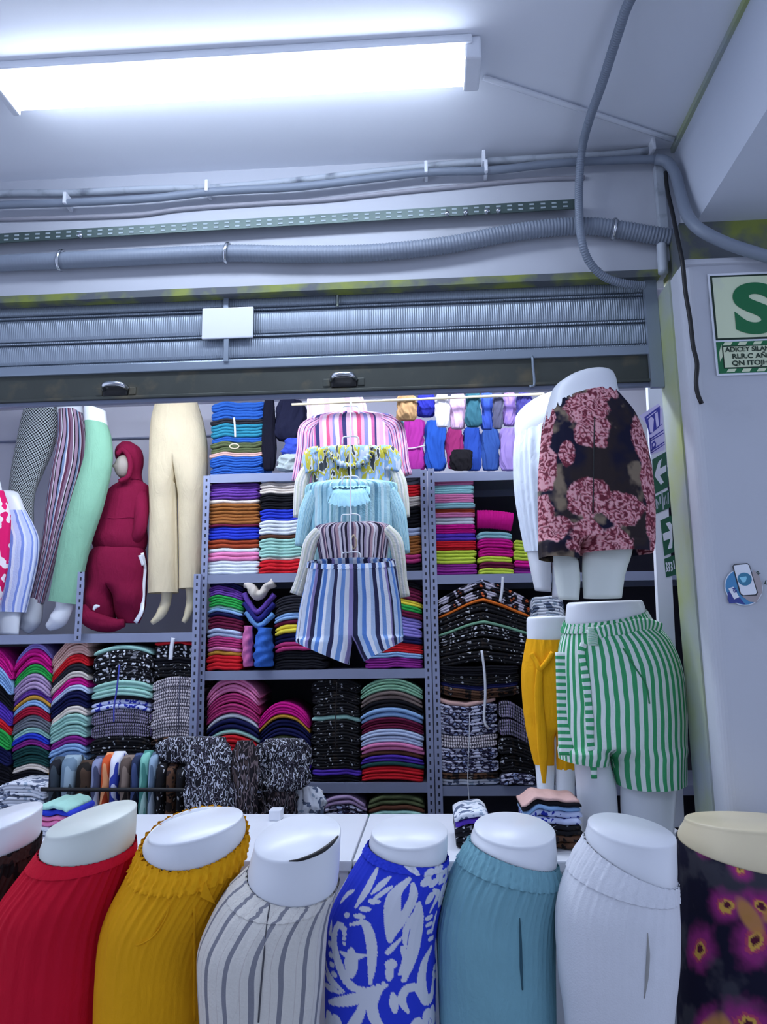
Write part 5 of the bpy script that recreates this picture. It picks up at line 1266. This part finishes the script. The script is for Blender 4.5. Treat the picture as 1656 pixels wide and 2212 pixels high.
# yellow and blue print blouse
h = hung('hanging_blouse', 'ruffled blouse with yellow and blue print under the pink striped blouse', 756, 1130)
bd = ringbody('bodice', [(704, 964, 804, 962, 0, .14), (682, 970, 830, 967, 0, .14), (674, 980, 842, 977, 0, .14), (674, 1010, 844, 1008, 0, .09), (672, 1080, 850, 1078, 0, .09), (670, 1140, 852, 1138, 0, .09)], YHG + 0.07, YELS, h, n=36, seg=140, ripple=fl(20, 3))
for s in (0, 1):
    q = [(692, 972), (672, 980), (668, 1000), (672, 1022)] if not s else [(818, 970), (842, 976), (850, 994), (846, 1018)]
    sweep('ruffle_sleeve', pxs(q, YHG + 0.07), [0.018, 0.026, 0.032, 0.034], YELS, bd, seg=24, n=16, flat=0.6, ripple=lambda t, a: 0.14 * math.sin(8 * a))
sweep('neck_ruffle', surfline(bd, [(704, 972), (716, 986), (734, 1002), (757, 1008), (780, 1002), (796, 986), (806, 970)], 0.010), 0.014, YELS, bd, seg=10, n=60, ripple=lambda t, a: 0.25 * math.sin(90 * t))
for s in (0, 1):
    q = [(670, 1000), (652, 1040), (648, 1080), (646, 1118)] if not s else [(846, 1000), (862, 1040), (868, 1080), (872, 1118)]
    sweep('sleeve', pxs(q, YHG + 0.07), [0.022, 0.03, 0.03, 0.026], CREAMS, bd, seg=20, n=18, flat=0.5, uvon=True, ripple=lambda t, a: 0.08 * math.sin(5 * a))
hanger(h, 757, 1036)
# aqua blouse
h = hung('hanging_blouse', 'light aqua blouse with a wide ruffled collar', 757, 1220)
bd = ringbody('bodice', [(710, 1037, 798, 1035, 0, .14), (676, 1043, 838, 1040, 0, .14), (662, 1050, 856, 1046, 0, .14), (660, 1080, 858, 1076, 0, .09), (660, 1150, 858, 1148, 0, .09), (658, 1220, 860, 1218, 0, .09)], YHG + 0.025, AQUAS, h, n=40, seg=160, ripple=fl(30, 4, 0.045))
V = []; Fc = []; K = 64
cols_ = pxs([(755, 1050)], YHG - 0.005)[0]
rings = []
for i, (rr, dz, dy) in enumerate(((0.052, 0.008, 0.03), (0.062, 0.0, 0.0), (0.078, -0.03, -0.022), (0.090, -0.066, -0.03))):
    rings.append([(cols_.x + (rr * 1.0) * math.cos(a) * (1 + 0.014 * i * math.sin(24 * a)), cols_.y + dy + 0.02 * math.sin(a), cols_.z + dz * (1 if math.sin(a) < 0 else 0.2) + rr * 0.35 * math.sin(a) * (1 if math.sin(a) < 0 else 0.2) - 0.0015 * i * math.sin(24 * a)) for a in np.linspace(0, 2 * math.pi, K + 1)[:-1]])
V, Fc = loft(rings, cap0=False, cap1=False)
fixn(mk('collar_ruffle', V, Fc, fabric('9ccbdc'), bd))
for s in (0, 1):
    q = [(676, 1060), (664, 1100), (656, 1140), (650, 1180)] if not s else [(842, 1056), (858, 1100), (866, 1150), (872, 1196)]
    sweep('sleeve', pxs(q, YHG + 0.025), [0.024, 0.032, 0.03, 0.026], AQUAS, bd, seg=24, n=20, flat=0.5, uvon=True, ripple=lambda t, a: 0.08 * math.sin(6 * a))
hanger(h, 757, 1118, 18)
# multi stripe top
h = hung('hanging_blouse', 'keyhole blouse with black, grey and dusty pink stripes', 758, 1250)
bd = ringbody('bodice', [(714, 1129, 804, 1126, 0, .14), (688, 1135, 834, 1131, 0, .14), (680, 1144, 844, 1140, 0, .14), (684, 1170, 840, 1166, 0, .14), (690, 1200, 836, 1196, 0, .14), (696, 1240, 826, 1238, 0, .14)], YHG - 0.02, MULT, h, n=36, seg=160, ripple=fl(30, 5, 0.045))
ky = surfline(bd, [(763, 1155), (770, 1170), (764, 1186), (757, 1170), (763, 1155)], 0.001); sweep('keyhole', ky, 0.003, fabric('b8a890'), bd, seg=6, n=24)
for s in (0, 1):
    q = [(690, 1146), (672, 1170), (660, 1215), (646, 1262), (638, 1284)] if not s else [(832, 1142), (852, 1165), (862, 1210), (868, 1260), (872, 1290)]
    sweep('sleeve', pxs(q, YHG - 0.02), [0.024, 0.03, 0.026, 0.022, 0.026], CREAMS, bd, seg=20, n=24, flat=0.5, uvon=True, ripple=lambda t, a: 0.08 * math.sin(5 * a))
hanger(h, 758, 1200, 18)
# striped shorts
h = hung('hanging_shorts', 'wide flared shorts with blue, white and navy stripes hanging lowest in the chain', 757, 1436)
YSH = YHG - 0.10
sb = pants('shorts', [(668, 1216, 848, 1212, 22, .26), (666, 1228, 852, 1224, 14, .28), (660, 1262, 858, 1258, 4, .26), (650, 1310, 866, 1306, 0, .24), (641, 1374, 871, 1370, 0, .24)],
           [(641, 1374, 762, 1376, 0, .46), (639, 1382, 758, 1408, 0, .46), (640, 1388, 753, 1436, 0, .44)], [(762, 1376, 871, 1370, 0, .5), (774, 1404, 871, 1378, 0, .5), (787, 1428, 870, 1385, 0, .48)],
           YSH, BLST, h, n=44, nl=24, seg=240, nb=30, ripple=fl(30, 6, 0.03), legripple=pleats(16, 0.02, 0, 0.6, 4))
ringbody('waistband', [(667, 1213, 849, 1209, 22, .27), (665, 1226, 852, 1222, 16, .28)], YSH, BLST, sb, n=8, seg=220, ripple=lambda v, a: 0.02 * math.sin(44 * a), grow=0.003)
# clothes folded over the rail
for i, (x0, x1, yt, yb, c, lab) in enumerate([(856, 900, 855, 908, 'b08a60', 'tan garment knotted over the rail'), (899, 940, 852, 900, '2a2f9c', 'indigo striped garment folded over the rail'), (940, 970, 850, 922, 'e0dce8', 'white garment folded over the rail'), (971, 1005, 850, 926, 'd8b4d4', 'pale pink garment folded over the rail'),
        (1005, 1039, 850, 922, '2c5a68', 'dark teal garment folded over the rail'), (1039, 1064, 850, 928, '3a56b4', 'cobalt garment folded over the rail'), (1064, 1086, 850, 926, '4a4a60', 'charcoal garment folded over the rail'), (1086, 1114, 850, 920, '9478bc', 'violet garment folded over the rail'), (1114, 1150, 850, 905, '33306c', 'dark indigo garment folded over the rail')]):
    heap(x0, x1, yt, yb, YR + 0.03 * (i % 2) + 0.02, fabric(c), lab, seed=40 + i, amp=0.16, folds=7, taper=0.8, d=0.5, group='garments folded over the rail', name='draped_garment')

# ================================================================== signs and stickers
def extr(name, pts2, P, U, Vv, th, mat, parent=None):
    """flat polygon (2D points in metres along U, Vv from P) given a little thickness"""
    nn = U.cross(Vv).normalized(); k = len(pts2)
    f = [P + U * a + Vv * bq for a, bq in pts2]; bk = [p - nn * th for p in f]
    return fixn(mk(name, f + bk, [tuple(range(k)), tuple(range(2 * k - 1, k - 1, -1))] + [(i, (i + 1) % k, (i + 1) % k + k, i + k) for i in range(k)], mat, parent, smooth=False))
def lettering(txt, P, U, Vv, size, mat, parent, name='lettering', bold=0.0, sx=1.0, mirror=False, align='LEFT'):
    cu = bpy.data.curves.new('t', 'FONT'); cu.body = txt; cu.size = size; cu.offset = bold; cu.extrude = 0.0004; cu.align_x = align
    t = bpy.data.objects.new('t', cu); COL.objects.link(t)
    dg = bpy.context.evaluated_depsgraph_get(); me = bpy.data.meshes.new_from_object(t.evaluated_get(dg))
    bpy.data.objects.remove(t)
    nn = U.cross(Vv).normalized(); M = -1 if mirror else 1
    V = [P + U * (v.co.x * sx * M) + Vv * v.co.y + nn * v.co.z for v in me.vertices]; Fc = [tuple(p.vertices) for p in me.polygons]
    return mk(name, V, Fc, mat, parent, smooth=False)
YP = 2.296
cA = pt(1532, 598, YP); cB = pt(1541, 806, YP)
U = Vector((1, 0, 0)); Vz = Vector((0, 0, 1)); N_ = Vector((0, -1, 0))
U2 = (pt(1656, 592, YP) - pt(1532, 598, YP)); U2.y = 0; U2.normalize()
k = 2.3 / 1660 * 1.01
sg = empty('safety_sign', Vector((cA.x + 0.13, YP, cB.z)), 'pale green safety sign with a big dark green S on the pillar', 'sign')
SW, SH = 0.245, cA.z - cB.z
P0 = Vector((cA.x, YP - 0.002, cB.z - 0.003))
rect = lambda x0, y0, x1, y1: [(x0, y0), (x1, y0), (x1, y1), (x0, y1)]
extr('plate', rect(-0.006, -0.006, SW + 0.006, SH + 0.012), P0, U, Vz, 0.003, PLASTIC_W, sg)
P1 = P0 + N_ * 0.0012
DG = plain('sign_dark', '0c2a18', 0.5)
yh = SH * 0.34
extr('border', rect(0.0, yh, SW, SH + 0.004), P1, U, Vz, 0.001, DG, sg)
P2 = P1 + N_ * 0.001
extr('panel', rect(0.006, yh + 0.006, SW - 0.006, SH - 0.002), P2, U, Vz, 0.001, SIGN_PALE, sg)
P3 = P2 + N_ * 0.0014
lettering('S', P3 + U * (SW / 2 + 0.002) + Vz * (yh + 0.026), U, Vz, 0.215, GREEN_SIGN, sg, 'letter_s', 0.0095, 1.25, align='CENTER')
extr('strip', rect(0.0, 0.0, SW, yh - 0.006), P1, U, Vz, 0.001, GREEN_SIGN, sg)
for row, y0 in ((0, yh - 0.018), (1, 0.003)):
    for i in range(5):
        x = 0.018 + i * 0.045 + (0.004 if row else 0)
        extr('dash', [(x, y0), (x + 0.024, y0), (x + 0.031, y0 + 0.010), (x + 0.007, y0 + 0.010)], P2, U, Vz, 0.0006, SIGN_PALE, sg)
extr('dash', [(0.006, yh * .35), (0.015, yh * .5), (0.015, yh - 0.014), (0.006, yh * .62)], P2, U, Vz, 0.0006, SIGN_PALE, sg)
extr('text_border', rect(0.016, 0.015, SW - 0.014, yh - 0.020), P2, U, Vz, 0.001, DG, sg)
extr('text_panel', rect(0.019, 0.018, SW - 0.017, yh - 0.023), P2 + N_ * 0.0008, U, Vz, 0.001, SIGN_PALE, sg)
P4 = P2 + N_ * 0.0022
lh = (yh - 0.041) / 3
for i, (tx, xo) in enumerate((('ADICEY SILANZES', 0.024), ('RLR.C A\u00d1OOD', 0.042), ('QN ITOJHOMI', 0.040))):
    lettering(tx, P4 + U * xo + Vz * (0.0195 + lh * (2 - i) + lh * 0.18), U, Vz, lh * 0.95, DG, sg, 'lettering', 0.0004, 1.15 if i else 1.0)
# round phone sticker
cS = pt(1610, 1268, YP)
st = empty('phone_sticker', Vector((cS.x, YP, cS.z - 0.055)), 'round blue sticker showing a white phone held in a hand on the pillar', 'sticker')
m_ = 2.3 / 1660
sP = pt(1550, 1330, YP); q_ = 106 / 1656 * m_       # sticker units -> metres
def spt(x, y): return (x * q_, (2031 - y) * q_)
ell = lambda x, y, rx, ry, n=36: [spt(x + rx * math.cos(a), y + ry * math.sin(a)) for a in np.linspace(0, 2 * math.pi, n + 1)[:-1]]
oP = Vector((sP.x, YP - 0.0005, sP.z))
Lr = lambda i: oP + N_ * (0.0006 * i)
SB1, SB2, SB3 = plain('sticker_blue', '3f86b8', 0.4), plain('sticker_navy', '2b3a8c', 0.4), plain('sticker_hand', 'a39a9c', 0.4)
extr('halo', ell(900, 1110, 610, 610), Lr(1), U, Vz, 0.0005, PLASTIC_W, st)
extr('disc', ell(900, 1110, 580, 580), Lr(2), U, Vz, 0.0005, SB1, st)
extr('speech_tail', [spt(*p) for p in ((380, 1250), (350, 1500), (390, 1640), (640, 1620), (900, 1690), (700, 1400))], Lr(3), U, Vz, 0.0005, SB2, st)
extr('hand', [spt(*p) for p in ((820, 1420), (1250, 560), (1420, 760), (1490, 1000), (1470, 1300), (1250, 1620), (1050, 1600))], Lr(3), U, Vz, 0.0005, SB3, st)
extr('phone_case', [spt(*p) for p in ((600, 440), (640, 370), (1080, 330), (1150, 400), (1330, 1310), (1270, 1400), (830, 1410), (750, 1330))], Lr(4), U, Vz, 0.0005, plain('phone_black', '1c1e28', 0.3), st)
extr('phone_screen', [spt(*p) for p in ((630, 440), (660, 400), (1070, 362), (1125, 410), (1292, 1300), (1240, 1362), (850, 1380), (785, 1320))], Lr(5), U, Vz, 0.0005, PLASTIC_W, st)
extr('screen_disc', ell(945, 860, 225, 215), Lr(6), U, Vz, 0.0005, plain('screen_blue', '2f7a9c', 0.4), st)
extr('screen_mark', [spt(*p) for p in ((775, 800), (1000, 770), (1010, 830), (960, 950), (870, 970), (830, 900))], Lr(7), U, Vz, 0.0005, plain('screen_pale', '8ad0e8', 0.4), st)
extr('tag_strip', [spt(*p) for p in ((400, 1160), (560, 1100), (720, 1440), (550, 1510))], Lr(5), U, Vz, 0.0005, PLASTIC_W, st)
Ut = Vector((0.40, 0, -0.92)); Vt = Vector((0.92, 0, 0.40))
lettering('AS', Lr(6) + U * spt(510, 1140)[0] + Vz * spt(0, 1150)[1], Ut, Vt, 0.013, SB2, st, 'lettering', 0.0004)
U5 = Vector((0.8, 0, -0.6)); V5 = Vector((0.6, 0, 0.8))
lettering('B\u2019', Lr(2) + U * spt(1300, 0)[0] + Vz * spt(0, 690)[1], U5, V5, 0.016, DG, st, 'lettering', 0.0004)
lettering('L', Lr(2) + U * spt(1560, 0)[0] + Vz * spt(0, 1010)[1], Vector((0.9, 0, -0.4)).normalized(), Vector((0.4, 0, 0.9)).normalized(), 0.016, DG, st, 'lettering', 0.0004)

# leaning white post with stickers inside the opening
YQ = 2.74
pT, pB = pt(1414, 826, YQ), pt(1462, 1800, YQ)
wp = empty('sticker_post', Vector((pB.x, YQ, CT)), 'white post covered in green arrow and blue stickers inside the opening', 'post')
w2 = 0.026
ax = (pT - pB); ax.normalize()
Upx = Vector((1, 0.0, 0)); 
def post_pt(px, py): return pt(px, py, YQ)
V = [pB + Vector((sx * w2, dy, CT - pB.z)) for sx in (-1, 1) for dy in (0, 0.03)] + [pT + Vector((sx * w2, dy, 0)) for sx in (-1, 1) for dy in (0, 0.03)]
fixn(mk('panel', V, [(0, 1, 3, 2), (4, 6, 7, 5), (0, 2, 6, 4), (1, 5, 7, 3), (0, 4, 5, 1), (2, 3, 7, 6)], PLASTIC_W, wp, smooth=False))
def stk(name, pxl, mat, lift, parent=wp):
    P_ = [pt(x, y, YQ - lift) for x, y in pxl]; Q_ = [p + Vector((0, 0.0006, 0)) for p in P_]; k = len(P_)
    return fixn(mk(name, P_ + Q_, [tuple(range(k)), tuple(range(2 * k - 1, k - 1, -1))] + [(i, (i + 1) % k, (i + 1) % k + k, i + k) for i in range(k)], mat, parent, smooth=False))
s2 = lambda pts: [(1370 + x * 0.09946, 820 + y * 0.09946) for x, y in pts]
s3 = lambda pts: [(1380 + x * 0.1085, 1020 + y * 0.1085) for x, y in pts]
SB = plain('sticker_indigo', '2f2f9c', 0.4); GD = plain('sticker_green', '1c5c40', 0.45); LV = plain('sticker_lilac', 'cfc8ee', 0.5)
a_ = stk('blue_sticker', s2([(110, 785), (520, 520), (600, 640), (655, 1520), (345, 1640), (290, 1010), (230, 950)]), LV, 0.002)
b_ = stk('sticker_block', s2([(215, 820), (545, 570), (590, 980), (330, 1200)]), SB, 0.003, a_)
for q in ([(300, 880), (360, 800), (420, 850), (400, 1150), (340, 1150)], [(440, 740), (500, 700), (530, 1000), (480, 1050)], [(555, 660), (590, 720), (585, 960), (555, 1000)]):
    stk('sticker_stroke', s2(q), LV, 0.004, a_)
stk('sticker_stroke', s2([(265, 830), (470, 670), (475, 690), (270, 850)]), LV, 0.004, a_)
for q in ([(335, 1280), (630, 1080), (632, 1105), (338, 1310)], [(340, 1320), (632, 1150), (634, 1170), (345, 1345)], [(340, 1540), (650, 1340), (652, 1365), (344, 1570)], [(344, 1590), (655, 1390), (655, 1410), (348, 1612)], [(330, 1260), (352, 1260), (372, 1600), (345, 1610)]):
    stk('sticker_line', s2(q), SB, 0.003, a_)
stk('sticker_stroke', s2([(370, 1390), (430, 1320), (470, 1380), (460, 1470), (380, 1520)]), SB, 0.003, a_)
stk('sticker_stroke', s2([(392, 1410), (425, 1370), (440, 1400), (430, 1440), (396, 1470)]), LV, 0.004, a_)
# green arrow pointing left
g_ = stk('arrow_sticker', [*s2([(385, 1735), (690, 1560)]), *s3([(580, 290), (300, 440)])], GD, 0.002)
stk('arrow', [*s2([(440, 2060), (520, 1780), (590, 1720), (550, 1930), (690, 1850), (690, 1990), (550, 2080)]), *s3([(490, 200), (430, 250), (310, 80)])], PLASTIC_W, 0.003, g_)
g_ = stk('text_sticker', s3([(305, 490), (590, 350), (620, 700), (335, 830)]), GD, 0.002)
for q in ([(325, 540), (350, 530), (375, 720), (345, 740)], [(350, 540), (400, 640), (395, 690), (345, 560)], [(395, 490), (420, 480), (440, 620), (410, 640)], [(440, 390), (465, 380), (497, 740), (470, 750)], [(485, 500), (510, 490), (520, 640), (500, 660)], [(520, 450), (550, 600), (545, 640), (515, 480)], [(565, 410), (590, 400), (590, 630), (565, 640)]):
    stk('letter_stroke', s3(q), plain('sticker_grey', 'a8b4bc', 0.5), 0.003, g_)
g_ = stk('arrow_sticker', s3([(420, 960), (640, 860), (690, 1590), (500, 1670)]), GD, 0.002)
stk('arrow', s3([(530, 1020), (610, 985), (650, 1050), (665, 1340), (655, 1510), (570, 1530), (625, 1320), (490, 1370), (470, 1225), (612, 1165)]), PLASTIC_W, 0.003, g_)
g_ = stk('text_sticker', s3([(500, 1725), (700, 1650), (740, 2040), (535, 2095)]), GD, 0.002)
for x in (525, 572, 620):
    y = 1800 - (x - 525) * 0.12
    stk('letter_stroke', s3([(x, y), (x + 32, y - 6), (x + 42, y + 60), (x + 26, y + 85), (x + 46, y + 100), (x + 48, y + 160), (x + 18, y + 190), (x + 12, y + 165), (x + 26, y + 140), (x + 10, y + 95), (x + 22, y + 55), (x + 4, y + 30)]), PLASTIC_W, 0.003, g_)
stk('letter_stroke', s3([(676, 1760), (692, 1755), (716, 1920), (698, 1935)]), PLASTIC_W, 0.003, g_)
